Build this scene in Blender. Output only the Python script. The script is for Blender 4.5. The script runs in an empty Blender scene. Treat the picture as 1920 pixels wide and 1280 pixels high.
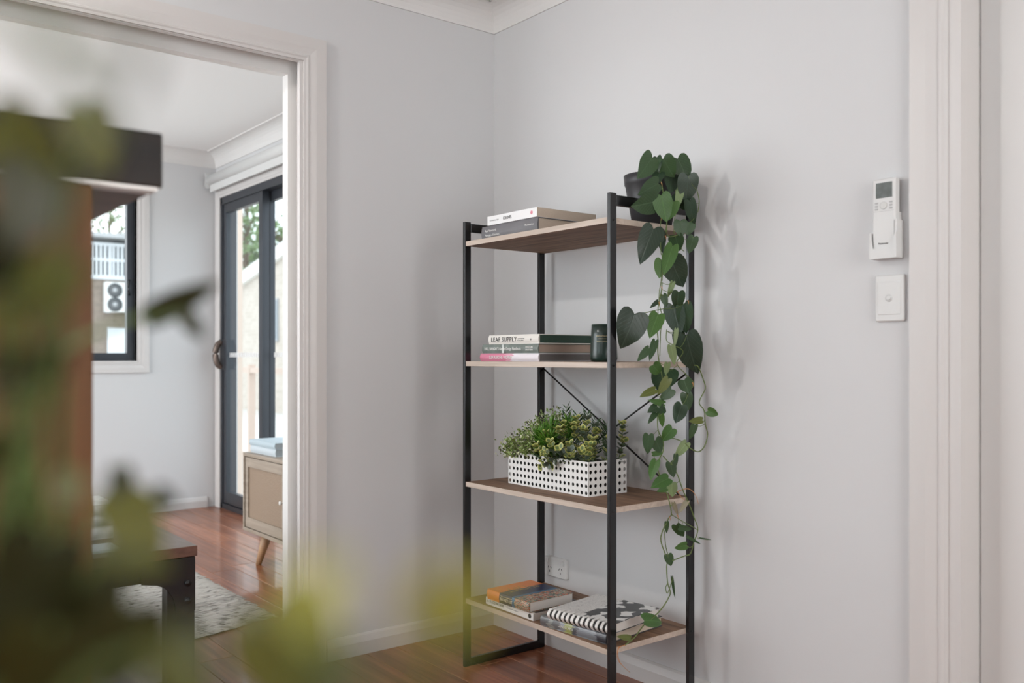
import bpy, math, random
from mathutils import Vector, Matrix
random.seed(7)
SC = bpy.context.scene
COL = SC.collection
PI = math.pi

# ------------------------------------------------------------------ camera
FPX = 1697.0; YAW = math.radians(38.14); HOR = 668.7; CX = 960.0; EYE = 1.047
CR = Vector((math.sin(YAW), math.cos(YAW), 0)); CF = Vector((-math.cos(YAW), math.sin(YAW), 0))
CAM = Vector((2.8444, -2.1454, EYE))
cd = bpy.data.cameras.new('camera'); cam = bpy.data.objects.new('camera', cd); COL.objects.link(cam)
cam.location = CAM; cam.rotation_euler = (PI/2, 0, PI/2 - YAW)
cd.sensor_width = 36; cd.lens = FPX*36/1920; cd.shift_y = (HOR-640)/1920; cd.clip_start = 0.02; cd.clip_end = 300
cd.dof.use_dof = True; cd.dof.focus_distance = 3.0; cd.dof.aperture_fstop = 2.6; cd.dof.aperture_blades = 9
SC.camera = cam

def ray(x, y): return CF + CR*((x-CX)/FPX) + Vector((0, 0, (HOR-y)/FPX))
def on(x, y, ax, v):                      # the point seen at a pixel on the plane axis = v
    d = ray(x, y); return CAM + d*((v-CAM[ax])/d[ax])
def at(x, y, dep): return CAM + ray(x, y)*dep

# ------------------------------------------------------------------ world, light, exposure
W = bpy.data.worlds.new('sky'); SC.world = W; W.use_nodes = True
nt = W.node_tree; nt.nodes.clear()
wo = nt.nodes.new('ShaderNodeOutputWorld'); wb = nt.nodes.new('ShaderNodeBackground')
wt = nt.nodes.new('ShaderNodeTexCoord'); wn = nt.nodes.new('ShaderNodeTexNoise'); wr = nt.nodes.new('ShaderNodeValToRGB')
wn.inputs['Scale'].default_value = 2.5; wn.inputs['Detail'].default_value = 5
wr.color_ramp.elements[0].position = .38; wr.color_ramp.elements[0].color = (.70, .86, 1, 1)
wr.color_ramp.elements[1].position = .62; wr.color_ramp.elements[1].color = (1, 1, 1, 1)
nt.links.new(wt.outputs['Generated'], wn.inputs['Vector']); nt.links.new(wn.outputs['Fac'], wr.inputs['Fac'])
nt.links.new(wr.outputs['Color'], wb.inputs['Color']); nt.links.new(wb.outputs['Background'], wo.inputs['Surface'])
wb.inputs['Strength'].default_value = 3.1
SC.view_settings.view_transform = 'Standard'; SC.view_settings.look = 'None'
SC.view_settings.gamma = 1; SC.view_settings.use_curve_mapping = False
SC.view_settings.exposure = -0.05

def area(name, loc, rot, sx, sy, power, color=(1, 1, 1), portal=False):
    l = bpy.data.lights.new(name, 'AREA'); l.shape = 'RECTANGLE'; l.size = sx; l.size_y = sy
    l.energy = power; l.color = color
    o = bpy.data.objects.new(name, l); COL.objects.link(o); o.location = loc; o.rotation_euler = rot
    if portal: l.cycles.is_portal = True
    return o
# added area lamps as daylight at unseen windows; portals at the seen openings
area('rear_fill_lamp', (1.9, -4.26, 1.55), (PI/2, 0, 0), 3.0, 1.3, 6, (1, .985, .965))
area('side_fill_lamp', (4.46, -1.05, 1.45), (0, PI/2, 0), 1.6, 1.35, 30, (1, .96, .925))
area('living_fill_lamp', (-1.9, -4.26, 1.25), (PI/2, 0, 0), 3.0, 1.9, 78, (.97, .985, 1))
area('sliding_door_portal', (-2.15, .27, 1.1), (-PI/2, 0, 0), 2.4, 2.1, 1, portal=True)
area('small_window_portal', (-3.6, -1.17, 1.57), (0, -PI/2, 0), 1.1, 1.55, 1, portal=True)

# ------------------------------------------------------------------ materials
def new_mat(name):
    m = bpy.data.materials.new(name); m.use_nodes = True
    return m, m.node_tree, m.node_tree.nodes['Principled BSDF']
def mat(name, col, rough=.5, metal=0., spec=None, bump=0., bscale=60., var=0., vscale=4., coat=0.):
    m, t, p = new_mat(name)
    p.inputs['Base Color'].default_value = (*col, 1); p.inputs['Roughness'].default_value = rough
    p.inputs['Metallic'].default_value = metal
    if spec is not None: p.inputs['Specular IOR Level'].default_value = spec
    if coat: p.inputs['Coat Weight'].default_value = coat; p.inputs['Coat Roughness'].default_value = .1
    tc = t.nodes.new('ShaderNodeTexCoord')
    if bump:
        n = t.nodes.new('ShaderNodeTexNoise'); n.inputs['Scale'].default_value = bscale; n.inputs['Detail'].default_value = 3
        b = t.nodes.new('ShaderNodeBump'); b.inputs['Strength'].default_value = bump; b.inputs['Distance'].default_value = .002
        t.links.new(tc.outputs['Object'], n.inputs['Vector']); t.links.new(n.outputs['Fac'], b.inputs['Height'])
        t.links.new(b.outputs['Normal'], p.inputs['Normal'])
    if var:
        n = t.nodes.new('ShaderNodeTexNoise'); n.inputs['Scale'].default_value = vscale; n.inputs['Detail'].default_value = 4
        r = t.nodes.new('ShaderNodeValToRGB')
        r.color_ramp.elements[0].position = .3; r.color_ramp.elements[1].position = .7
        r.color_ramp.elements[0].color = (*[c*(1-var) for c in col], 1); r.color_ramp.elements[1].color = (*[min(1, c*(1+var)) for c in col], 1)
        t.links.new(tc.outputs['Object'], n.inputs['Vector']); t.links.new(n.outputs['Fac'], r.inputs['Fac'])
        t.links.new(r.outputs['Color'], p.inputs['Base Color'])
    return m
def wood(name, c0, c1, rough=.5, scale=(3, 40, 40), rnd=0., coat=0., bump=.05, ax='X', spec=.5):
    m, t, p = new_mat(name)
    tc = t.nodes.new('ShaderNodeTexCoord'); mp = t.nodes.new('ShaderNodeMapping')
    s = {'X': scale, 'Y': (scale[1], scale[0], scale[2]), 'Z': (scale[1], scale[2], scale[0])}[ax]
    mp.inputs['Scale'].default_value = s
    n = t.nodes.new('ShaderNodeTexNoise'); n.inputs['Scale'].default_value = 1; n.inputs['Detail'].default_value = 6; n.inputs['Distortion'].default_value = .6
    r = t.nodes.new('ShaderNodeValToRGB')
    r.color_ramp.elements[0].position = .32; r.color_ramp.elements[0].color = (*c0, 1)
    r.color_ramp.elements[1].position = .68; r.color_ramp.elements[1].color = (*c1, 1)
    t.links.new(tc.outputs['Object'], mp.inputs['Vector']); t.links.new(n.outputs['Fac'], r.inputs['Fac'])
    col = r.outputs['Color']
    if rnd:
        oi = t.nodes.new('ShaderNodeObjectInfo'); ad = t.nodes.new('ShaderNodeVectorMath'); ad.operation = 'ADD'
        ml = t.nodes.new('ShaderNodeMath'); ml.operation = 'MULTIPLY'; ml.inputs[1].default_value = 50
        t.links.new(oi.outputs['Random'], ml.inputs[0]); t.links.new(mp.outputs['Vector'], ad.inputs[0]); t.links.new(ml.outputs[0], ad.inputs[1])
        t.links.new(ad.outputs[0], n.inputs['Vector'])
        mr = t.nodes.new('ShaderNodeMapRange'); mr.inputs[3].default_value = 1-rnd; mr.inputs[4].default_value = 1+rnd
        t.links.new(oi.outputs['Random'], mr.inputs[0])
        mx = t.nodes.new('ShaderNodeVectorMath'); mx.operation = 'SCALE'
        t.links.new(r.outputs['Color'], mx.inputs[0]); t.links.new(mr.outputs[0], mx.inputs['Scale']); col = mx.outputs[0]
    else:
        t.links.new(mp.outputs['Vector'], n.inputs['Vector'])
    t.links.new(col, p.inputs['Base Color'])
    p.inputs['Roughness'].default_value = rough; p.inputs['Specular IOR Level'].default_value = spec
    if coat: p.inputs['Coat Weight'].default_value = coat; p.inputs['Coat Roughness'].default_value = .07
    if bump:
        b = t.nodes.new('ShaderNodeBump'); b.inputs['Strength'].default_value = bump; b.inputs['Distance'].default_value = .001
        t.links.new(n.outputs['Fac'], b.inputs['Height']); t.links.new(b.outputs['Normal'], p.inputs['Normal'])
    return m
def glass(name, tint=(1, 1, 1)):
    m = bpy.data.materials.new(name); m.use_nodes = True; t = m.node_tree; t.nodes.clear()
    o = t.nodes.new('ShaderNodeOutputMaterial'); mx = t.nodes.new('ShaderNodeMixShader')
    tr = t.nodes.new('ShaderNodeBsdfTransparent'); gl = t.nodes.new('ShaderNodeBsdfGlossy'); lw = t.nodes.new('ShaderNodeLayerWeight'); pw = t.nodes.new('ShaderNodeMath'); pw.operation = 'POWER'; pw.inputs[1].default_value = 5
    sc_ = t.nodes.new('ShaderNodeMath'); sc_.operation = 'MULTIPLY_ADD'; sc_.inputs[1].default_value = .5; sc_.inputs[2].default_value = .03
    lw.inputs['Blend'].default_value = .5; t.links.new(lw.outputs['Facing'], pw.inputs[0]); t.links.new(pw.outputs[0], sc_.inputs[0]); tr.inputs['Color'].default_value = (*tint, 1); gl.inputs['Roughness'].default_value = .02
    t.links.new(sc_.outputs[0], mx.inputs['Fac']); t.links.new(tr.outputs[0], mx.inputs[1]); t.links.new(gl.outputs[0], mx.inputs[2])
    t.links.new(mx.outputs[0], o.inputs['Surface']); return m
def emit(name, col, s):
    m, t, p = new_mat(name); p.inputs['Base Color'].default_value = (*col, 1)
    p.inputs['Emission Color'].default_value = (*col, 1); p.inputs['Emission Strength'].default_value = s; return m
def leafmat(name, c, c2=None, vein=.35, rough=.42, back=.6, sss=.12):
    m, t, p = new_mat(name)
    uv = t.nodes.new('ShaderNodeUVMap'); sx = t.nodes.new('ShaderNodeSeparateXYZ'); t.links.new(uv.outputs[0], sx.inputs[0])
    a = t.nodes.new('ShaderNodeMath'); a.operation = 'SUBTRACT'; a.inputs[1].default_value = .5; t.links.new(sx.outputs['X'], a.inputs[0])
    ab = t.nodes.new('ShaderNodeMath'); ab.operation = 'ABSOLUTE'; t.links.new(a.outputs[0], ab.inputs[0])
    # side veins: stripes in v - |u|
    k = t.nodes.new('ShaderNodeMath'); k.operation = 'SUBTRACT'; t.links.new(sx.outputs['Y'], k.inputs[0]); t.links.new(ab.outputs[0], k.inputs[1])
    k2 = t.nodes.new('ShaderNodeMath'); k2.operation = 'MULTIPLY'; k2.inputs[1].default_value = 44; t.links.new(k.outputs[0], k2.inputs[0])
    sn = t.nodes.new('ShaderNodeMath'); sn.operation = 'SINE'; t.links.new(k2.outputs[0], sn.inputs[0])
    r1 = t.nodes.new('ShaderNodeMapRange'); r1.inputs[1].default_value = .75; r1.inputs[2].default_value = 1.; r1.inputs[3].default_value = 0; r1.inputs[4].default_value = .35
    t.links.new(sn.outputs[0], r1.inputs[0])
    r2 = t.nodes.new('ShaderNodeMapRange'); r2.inputs[1].default_value = 0.; r2.inputs[2].default_value = .03; r2.inputs[3].default_value = 1; r2.inputs[4].default_value = 0
    t.links.new(ab.outputs[0], r2.inputs[0])
    mxx = t.nodes.new('ShaderNodeMath'); mxx.operation = 'MAXIMUM'; t.links.new(r1.outputs[0], mxx.inputs[0]); t.links.new(r2.outputs[0], mxx.inputs[1])
    sc_ = t.nodes.new('ShaderNodeMath'); sc_.operation = 'MULTIPLY'; sc_.inputs[1].default_value = vein; t.links.new(mxx.outputs[0], sc_.inputs[0])
    oi = t.nodes.new('ShaderNodeObjectInfo')
    m0 = t.nodes.new('ShaderNodeMix'); m0.data_type = 'RGBA'; t.links.new(oi.outputs['Random'], m0.inputs['Factor'])
    c2 = c2 or tuple(x*1.5 for x in c)
    m0.inputs['A'].default_value = (*c, 1); m0.inputs['B'].default_value = (*c2, 1)
    m1 = t.nodes.new('ShaderNodeMix'); m1.data_type = 'RGBA'; t.links.new(sc_.outputs[0], m1.inputs['Factor'])
    t.links.new(m0.outputs['Result'], m1.inputs['A']); m1.inputs['B'].default_value = (*[min(1, x*2.6+.05) for x in c], 1)
    ge = t.nodes.new('ShaderNodeNewGeometry'); m2 = t.nodes.new('ShaderNodeMix'); m2.data_type = 'RGBA'
    gm = t.nodes.new('ShaderNodeMath'); gm.operation = 'MULTIPLY'; gm.inputs[1].default_value = back
    t.links.new(ge.outputs['Backfacing'], gm.inputs[0]); t.links.new(gm.outputs[0], m2.inputs['Factor'])
    t.links.new(m1.outputs['Result'], m2.inputs['A']); m2.inputs['B'].default_value = (*[min(1, x*1.6+.06) for x in c], 1)
    t.links.new(m2.outputs['Result'], p.inputs['Base Color']); p.inputs['Roughness'].default_value = rough; p.inputs['Specular IOR Level'].default_value = .38
    b = t.nodes.new('ShaderNodeBump'); b.inputs['Strength'].default_value = .25; b.inputs['Distance'].default_value = .002; b.invert = True
    t.links.new(mxx.outputs[0], b.inputs['Height']); t.links.new(b.outputs['Normal'], p.inputs['Normal'])
    return m

WALL = mat('wall_paint', (.66, .66, .665), .55, bump=.05, bscale=180)
CEIL = mat('ceiling_paint', (.90, .89, .88), .8)
TRIM = mat('trim_gloss_paint', (.66, .635, .62), .4)
WHITE = mat('white_plastic', (.70, .70, .69), .4)
BLK = mat('black_powder_steel', (.008, .008, .009), .24, bump=.03, bscale=400)
HOLE = mat('dark_hole', (.01, .01, .01), .8)
ALU = mat('charcoal_aluminium', (.045, .05, .06), .35, metal=.3)
SHELFW = wood('greyed_oak_board', (.125, .066, .037), (.27, .16, .098), .6, (4, 45, 45), bump=.08, spec=.3)
SHELFE = wood('greyed_oak_edge', (.47, .38, .31), (.61, .51, .43), .4, (4, 60, 60), bump=.0)
FLOORW = wood('red_brown_floorboard', (.18, .058, .028), (.37, .14, .068), .32, (2.2, 34, 1), rnd=.2, bump=.0, coat=.28, spec=.25)
JOINT = mat('pale_board_bevel', (.30, .14, .08), .25)
GLASS = glass('clear_glass', (.97, .985, .98))
PAGE = mat('page_paper', (.62, .52, .42), .8, bump=.3, bscale=300)
PAGEW = mat('white_page_paper', (.70, .66, .62), .8, bump=.3, bscale=300)
LBLK = mat('black_ink', (.02, .02, .02), .5)
LWHT = mat('white_ink', (.85, .84, .82), .5)
LGOLD = mat('pale_gold_ink', (.80, .68, .42), .35, metal=.3)

# ------------------------------------------------------------------ mesh helpers
class MB:
    def __init__(s): s.v = []; s.f = []; s.uv = []; s.mi = []; s.sm = []
    def add(s, vs, fs, mi=0, smooth=False, uvs=None):
        b = len(s.v); s.v += [tuple(v) for v in vs]
        for f in fs:
            s.f.append(tuple(b+i for i in f)); s.mi.append(mi); s.sm.append(smooth)
            s.uv.append([uvs[i] for i in f] if uvs else [(0, 0)]*len(f))
        return s
    def box(s, x0, x1, y0, y1, z0, z1, mi=0, M=None):
        vs = [Vector(p) for p in ((x0,y0,z0),(x1,y0,z0),(x1,y1,z0),(x0,y1,z0),(x0,y0,z1),(x1,y0,z1),(x1,y1,z1),(x0,y1,z1))]
        if M: vs = [M @ v for v in vs]
        return s.add(vs, [(0,3,2,1),(4,5,6,7),(0,1,5,4),(1,2,6,5),(2,3,7,6),(3,0,4,7)], mi)
    def prism(s, prof, axis, a, b, mi=0):          # prof: list of 2D points; extruded along axis
        n = len(prof)
        def p(q, t): return {'X': (t, q[0], q[1]), 'Y': (q[0], t, q[1]), 'Z': (q[0], q[1], t)}[axis]
        vs = [p(q, a) for q in prof]+[p(q, b) for q in prof]
        fs = [tuple(range(n-1, -1, -1)), tuple(range(n, 2*n))]+[(i, (i+1) % n, n+(i+1) % n, n+i) for i in range(n)]
        return s.add(vs, fs, mi)
    def lathe(s, prof, n=32, c=(0, 0), mi=0, cap=True, smooth=True):
        vs = []; m = len(prof)
        for r, z in prof:
            for k in range(n): vs.append((c[0]+r*math.cos(2*PI*k/n), c[1]+r*math.sin(2*PI*k/n), z))
        fs = [(i*n+k, i*n+(k+1) % n, (i+1)*n+(k+1) % n, (i+1)*n+k) for i in range(m-1) for k in range(n)]
        s.add(vs, fs, mi, smooth)
        if cap: s.add(vs[:n], [tuple(range(n-1, -1, -1))], mi); s.add(vs[-n:], [tuple(range(n))], mi)
        return s
    def rod(s, p0, p1, r, n=10, r1=None, mi=0, smooth=True):
        return s.tube([p0, p1], r, n, mi, r1=r1, smooth=smooth)
    def tube(s, pts, r, n=6, mi=0, r1=None, smooth=True):
        pts = [Vector(p) for p in pts]; vs = []; m = len(pts); r1 = r if r1 is None else r1
        up = Vector((0, 0, 1))
        for i, p in enumerate(pts):
            d = (pts[min(i+1, m-1)]-pts[max(i-1, 0)])
            if d.length < 1e-9: d = Vector((0, 0, 1))
            d.normalize(); a = d.cross(up)
            if a.length < .05: a = d.cross(Vector((1, 0, 0)))
            a.normalize(); b = d.cross(a); rr = r+(r1-r)*i/max(1, m-1)
            for k in range(n):
                t = 2*PI*k/n; vs.append(p+a*(rr*math.cos(t))+b*(rr*math.sin(t)))
        fs = [(i*n+k, i*n+(k+1) % n, (i+1)*n+(k+1) % n, (i+1)*n+k) for i in range(m-1) for k in range(n)]
        fs += [tuple(range(n-1, -1, -1)), tuple(range((m-1)*n, m*n))]
        return s.add(vs, fs, mi, smooth)
    def mesh(s, name, mats):
        me = bpy.data.meshes.new(name); me.from_pydata(s.v, [], s.f)
        for m in (mats if isinstance(mats, (list, tuple)) else [mats]): me.materials.append(m)
        me.polygons.foreach_set('material_index', s.mi); me.polygons.foreach_set('use_smooth', s.sm)
        ul = me.uv_layers.new(name='UVMap'); flat = []
        for q in s.uv:
            for u in q: flat += [u[0], u[1]]
        ul.data.foreach_set('uv', flat); me.update(); return me
    def build(s, name, mats, parent=None, bevel=0., loc=None):
        o = bpy.data.objects.new(name, s.mesh(name, mats)); COL.objects.link(o)
        if parent: o.parent = parent
        if loc: o.location = loc
        if bevel:
            b = o.modifiers.new('bevel', 'BEVEL'); b.width = bevel; b.segments = 2; b.limit_method = 'ANGLE'
        return o
def tag(o, label=None, cat=None, group=None, kind=None):
    if label: o['label'] = label
    if cat: o['category'] = cat
    if group: o['group'] = group
    if kind: o['kind'] = kind
    return o
def thing(name, loc, label, cat, group=None, rz=0):
    o = bpy.data.objects.new(name, None); COL.objects.link(o); o.location = loc; o.rotation_euler = (0, 0, rz)
    o.empty_display_size = .05
    return tag(o, label, cat, group)
def struct(mb, name, m, parent=None, bevel=0.):
    o = mb.build(name, m, parent, bevel)
    if not parent: o['kind'] = 'structure'
    return o
def smooth(pts, n=6):                       # Catmull-Rom through the points
    pts = [Vector(p) for p in pts]; out = []
    for i in range(len(pts)-1):
        p0 = pts[max(i-1, 0)]; p1 = pts[i]; p2 = pts[i+1]; p3 = pts[min(i+2, len(pts)-1)]
        for k in range(n):
            t = k/n
            out.append(.5*((2*p1)+(p2-p0)*t+(2*p0-5*p1+4*p2-p3)*t*t+(3*p1-p0-3*p2+p3)*t**3))
    return out+[pts[-1]]
def text_part(name, txt, parent, size, loc, rot, m, width=None, align='LEFT', ext=.0002, spacing=1.):
    c = bpy.data.curves.new(name, 'FONT'); c.body = txt; c.size = size; c.align_x = align; c.align_y = 'CENTER'
    c.extrude = ext; c.space_character = spacing; c.resolution_u = 2
    o = bpy.data.objects.new(name, c); COL.objects.link(o)
    dg = bpy.context.evaluated_depsgraph_get(); me = bpy.data.meshes.new_from_object(o.evaluated_get(dg))
    bpy.data.objects.remove(o); bpy.data.curves.remove(c)
    me.name = name; me.materials.clear(); me.materials.append(m)
    n = bpy.data.objects.new(name, me); COL.objects.link(n); n.parent = parent; n.location = loc; n.rotation_euler = rot
    if width:
        xs = [v.co.x for v in me.vertices]
        k = width/max(1e-6, max(xs)-min(xs)); n.scale = (k, 1, 1)
    return n

# ================================================================== SETTING
ZC = 2.405; ZL = 2.465
OPR = -.823; OPL = -3.3; OPZ = 2.045
# wall with the wide opening (X = 0), its thickness towards the living room
m = MB().box(-.12, 0, OPR+.042, .15, 0, ZL).box(-.12, 0, OPL-.012, OPR+.042, OPZ+.042, ZL).box(-.12, 0, -4.3, OPL-.012, 0, ZL)
struct(m, 'wall_left', WALL)
# wall behind the shelf (Y = 0) with the doorway on its right
DX0, DX1, DZ = 1.82, 2.64, 2.05
m = MB().box(0, DX0+.012-.012, 0, .11, 0, ZC).box(DX0, DX1, 0, .11, DZ, ZC).box(DX1, 4.5, 0, .11, 0, ZC)
struct(m, 'wall_right', WALL)
m = MB().box(4.5, 4.6, -.35, .11, 0, ZC).box(4.5, 4.6, -4.3, -1.75, 0, ZC).box(4.5, 4.6, -1.75, -.35, 0, .6).box(4.5, 4.6, -1.75, -.35, 2.25, ZC); struct(m, 'wall_side', WALL)
m = MB().box(4.53, 4.57, -1.75, -.35, .6, .65).box(4.53, 4.57, -1.75, -.35, 2.2, 2.25).box(4.53, 4.57, -1.75, -1.7, .65, 2.2).box(4.53, 4.57, -.4, -.35, .65, 2.2)
ws_ = struct(m, 'unseen_window_4', ALU); MB().box(4.548, 4.552, -1.7, -.4, .65, 2.2).build('pane', GLASS, ws_)  # unseen window added to light the left wall
m = MB().box(-.12, .4, -4.4, -4.3, 0, ZC).box(3.4, 4.6, -4.4, -4.3, 0, ZC).box(.4, 3.4, -4.4, -4.3, 0, .9).box(.4, 3.4, -4.4, -4.3, 2.2, ZC)
struct(m, 'wall_rear', WALL)
m = MB().box(.4, 3.4, -4.37, -4.33, .9, .95).box(.4, 3.4, -4.37, -4.33, 2.15, 2.2).box(.4, .45, -4.37, -4.33, .95, 2.15).box(3.35, 3.4, -4.37, -4.33, .95, 2.15).box(1.88, 1.92, -4.37, -4.33, .95, 2.15)
wr_ = struct(m, 'unseen_window_2', ALU); MB().box(.45, 3.35, -4.352, -4.348, .95, 2.15).build('pane', GLASS, wr_)  # unseen window put in behind the camera for sky light
# living room shell
LX = -3.45; LY = .15
SD0, SD1, SDZ = -3.36, -.95, 2.15
m = MB().box(LX-.12, SD0, LY, LY+.12, 0, ZL).box(SD1, -.12, LY, LY+.12, 0, ZL).box(SD0, SD1, LY, LY+.12, SDZ, ZL)
struct(m, 'wall_living_right', WALL)
WY0, WY1, WZ0, WZ1 = -1.95, -.385, 1.02, 2.12
m = MB().box(LX-.12, LX, WY1, LY, 0, ZL).box(LX-.12, LX, -4.3, WY0, 0, ZL).box(LX-.12, LX, WY0, WY1, 0, WZ0).box(LX-.12, LX, WY0, WY1, WZ1, ZL)
struct(m, 'wall_living_far', WALL)
m = MB().box(-.4, -.12, -4.4, -4.3, 0, ZL).box(-3.45, -.4, -4.4, -4.3, 0, .3).box(-3.45, -.4, -4.4, -4.3, 2.2, ZL); struct(m, 'wall_living_rear', WALL)
m = MB().box(-3.45, -.4, -4.37, -4.33, .3, .35).box(-3.45, -.4, -4.37, -4.33, 2.15, 2.2).box(-3.45, -3.40, -4.37, -4.33, .35, 2.15).box(-.45, -.4, -4.37, -4.33, .35, 2.15).box(-1.83, -1.77, -4.37, -4.33, .35, 2.15)
wl_ = struct(m, 'unseen_window_3', ALU); MB().box(-3.40, -.45, -4.352, -4.348, .35, 2.15).build('pane', GLASS, wl_)  # unseen window added to brighten the living room
m = MB().box(0, 4.6, -4.4, .11, ZC, ZC+.05); struct(m, 'ceiling', CEIL)
m = MB().box(LX-.12, -.0, -4.4, LY+.12, ZL, ZL+.05); struct(m, 'ceiling_living', CEIL)

# floor: slab and individual boards along X, with pale bevelled joints
fl = struct(MB().box(LX-.12, 4.6, -4.4, LY+.12, -.06, -.012), 'floor', JOINT)
PW = .124; BL = 1.29
def board_mesh(x0, x1):
    g = .0011; y0 = g; y1 = PW-g; x0 += g; x1 -= g; b = .0016
    vs = [(x0,y0,-.012),(x1,y0,-.012),(x1,y1,-.012),(x0,y1,-.012),(x0,y0,-b),(x1,y0,-b),(x1,y1,-b),(x0,y1,-b),
          (x0+b,y0+b,0),(x1-b,y0+b,0),(x1-b,y1-b,0),(x0+b,y1-b,0)]
    q = MB(); q.add(vs, [(0,1,5,4),(1,2,6,5),(2,3,7,6),(3,0,4,7),(8,9,10,11)], 0); q.add(vs, [(4,5,9,8),(5,6,10,9),(6,7,11,10),(7,4,8,11)], 1)
    return q.mesh('floorboard', [FLOORW, JOINT])
full = board_mesh(0, BL); row = 0; y = .041
edges = []
ytop = LY
yy = .041
rows = [(.041+PW*k) for k in range(0, 1)]
k = 0
while True:
    y0 = .041-PW*k
    if y0 < -4.3: break
    off = (-1.511 if abs(y0+.58) < .06 else LX+[.35, -.3, .62, -.05, -.72, .12, -.5][k % 7])
    while off > LX: off -= BL
    x = off
    while x < 4.5:
        a = max(x, LX); b = min(x+BL, 4.5)
        if y0 > -.05 and a > -.12: break
        if y0 > -.05: b = min(b, -.12)
        if b-a > .02:
            me = full if (b-a) > BL-1e-6 else board_mesh(0, b-a)
            o = bpy.data.objects.new('floorboard', me); COL.objects.link(o); o.parent = fl; o.location = (a, y0, 0)
        x += BL
    k += 1
MB().box(LX, -.12, .041+PW+.001, LY, -.012, 0).build('floor_edge_strip', FLOORW, fl)

# cornices (cove), skirtings, architraves
def cove(h, w, n=7):
    pr = [(0, 0), (.006, 0), (.006, .010)]
    for i in range(n+1):
        t = i/n*PI/2; pr.append((.006+(w-.016)*(1-math.cos(t)), .010+(h-.016)*math.sin(t)))
    return pr+[(w, h-.006), (w, h), (0, h)]
def run(prof, wall, pos, a, b, z0, sgn, name, m=TRIM, parent=None):
    # wall 'X': wall plane X = pos, run along Y; wall 'Y': plane Y = pos, run along X
    pr = [(pos+sgn*p[0], z0+p[1]) for p in prof]
    if wall == 'X': q = MB().prism(pr, 'Y', a, b)
    else: q = MB().prism(pr, 'X', a, b)
    return struct(q, name, m, parent)
cv = cove(.091, .091)
CORN = mat('cornice_paint', (.76, .745, .73), .7)
run(cv, 'X', 0, -4.3, 0, ZC-.091, 1, 'trim_1', CORN)
run(cv, 'Y', 0, 0, 4.5, ZC-.091, -1, 'trim_2', CORN)
run(cove(.097, .097), 'X', LX, -4.3, LY, ZL-.097, 1, 'trim_3', CORN)
run(cove(.097, .097), 'Y', LY, LX, -.12, ZL-.097, -1, 'trim_4', CORN)
sk = [(0, 0), (.016, 0), (.016, .045), (.009, .066), (.004, .072), (0, .072)]
run(sk, 'X', 0, -.728, 0, 0, 1, 'baseboard_left')
run(sk, 'Y', 0, 0, 1.703, 0, -1, 'baseboard_right')
run(sk, 'X', LX, -4.3, .085, 0, 1, 'baseboard_living_far')
run(sk, 'Y', LY, SD1+.07, -.12, 0, -1, 'baseboard_living_right')

# architrave around the wide opening: stepped profile, mitred at the corner (X+ side)
def arch_prof(w, t=.014):   # (distance from the opening edge, thickness)
    return [(0, 0), (0, t*.55), (w*.10, t*.62), (w*.16, t*.80), (w*.22, t*.80), (w*.25, t*.62), (w*.50, t*.95), (w*.56, t), (w, t), (w, 0)]
def arch_frame(name, plane_axis, plane, sgn, sides, e0, e1, ztop, w, m=TRIM, parent=None, zbot=0., bottom=False):
    # sides: subset of 'RLT'; e0 < e1 the opening edges on the running axis
    q = MB(); pr = arch_prof(w); n = len(pr)
    def P(s, d, z):
        c = plane+sgn*d
        return (c, s, z) if plane_axis == 'X' else (s, c, z)
    for sd in sides:
        vs = []
        for end in (0, 1):
            for (d, t) in pr:
                if sd == 'R': vs.append(P(e1+d, t, (zbot-(d if bottom else 0)) if end == 0 else ztop+d))
                if sd == 'L': vs.append(P(e0-d, t, (zbot-(d if bottom else 0)) if end == 0 else ztop+d))
                if sd == 'T': vs.append(P(e0-d if end == 0 else e1+d, t, ztop+d))
                if sd == 'B': vs.append(P(e0-d if end == 0 else e1+d, t, zbot-d))
        q.add(vs, [tuple(range(n)), tuple(range(2*n-1, n-1, -1))]+[(i, n+i, n+(i+1) % n, (i+1) % n) for i in range(n)])
    o = q.build(name, m, parent)
    if not parent: o['kind'] = 'structure'
    return o
arch_frame('trim_5', 'X', 0, 1, 'RT', OPL, OPR+.012, OPZ+.003, .080)
# jamb lining of the opening (cavity slider): near lining, recess put in for shade, proud far strip
m = MB().box(-.018, 0, OPR, OPR+.042, 0, OPZ+.042).box(-.086, -.018, OPR+.028, OPR+.042, 0, OPZ+.042)
m.box(-.018, 0, OPL, OPR, OPZ, OPZ+.042).box(-.086, -.018, OPL, OPR+.028, OPZ+.030, OPZ+.042)
struct(m, 'trim_6', TRIM)
m = MB().box(-.128, -.086, OPR-.004, OPR+.042, 0, OPZ+.042).box(-.128, -.086, OPL, OPR-.004, OPZ-.024, OPZ+.042)
struct(m, 'trim_7', mat('white_jamb_paint', (.84, .83, .81), .4))

# doorway on the right: architrave, jamb lining and a closed flush door
arch_frame('trim_8', 'Y', 0, -1, 'LT', DX0-.025, DX1+.025, DZ+.02, .092)
m = MB().box(DX0-.025, DX0, -.004, .0, 0, DZ).box(DX0-.025+.025, DX0+.004, -.004, .11, 0, DZ).box(DX0, DX1, -.004, .11, DZ-.012, DZ)
struct(m, 'trim_9', TRIM)
DOORP = mat('white_door_paint', (.69, .675, .66), .4)
d1 = struct(MB().box(DX0+.006, DX1-.004, .088, .124, .006, DZ-.014), 'door_1', DOORP, bevel=.002)
hb = MB().rod((DX1-.07, .088, 1.0), (DX1-.07, .04, 1.0), .009, 12).rod((DX1-.065, .045, 1.0), (DX1-.19, .045, 1.0), .008, 12)
hb.build('door_handle', mat('satin_chrome', (.6, .6, .6), .25, metal=1), d1)

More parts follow.
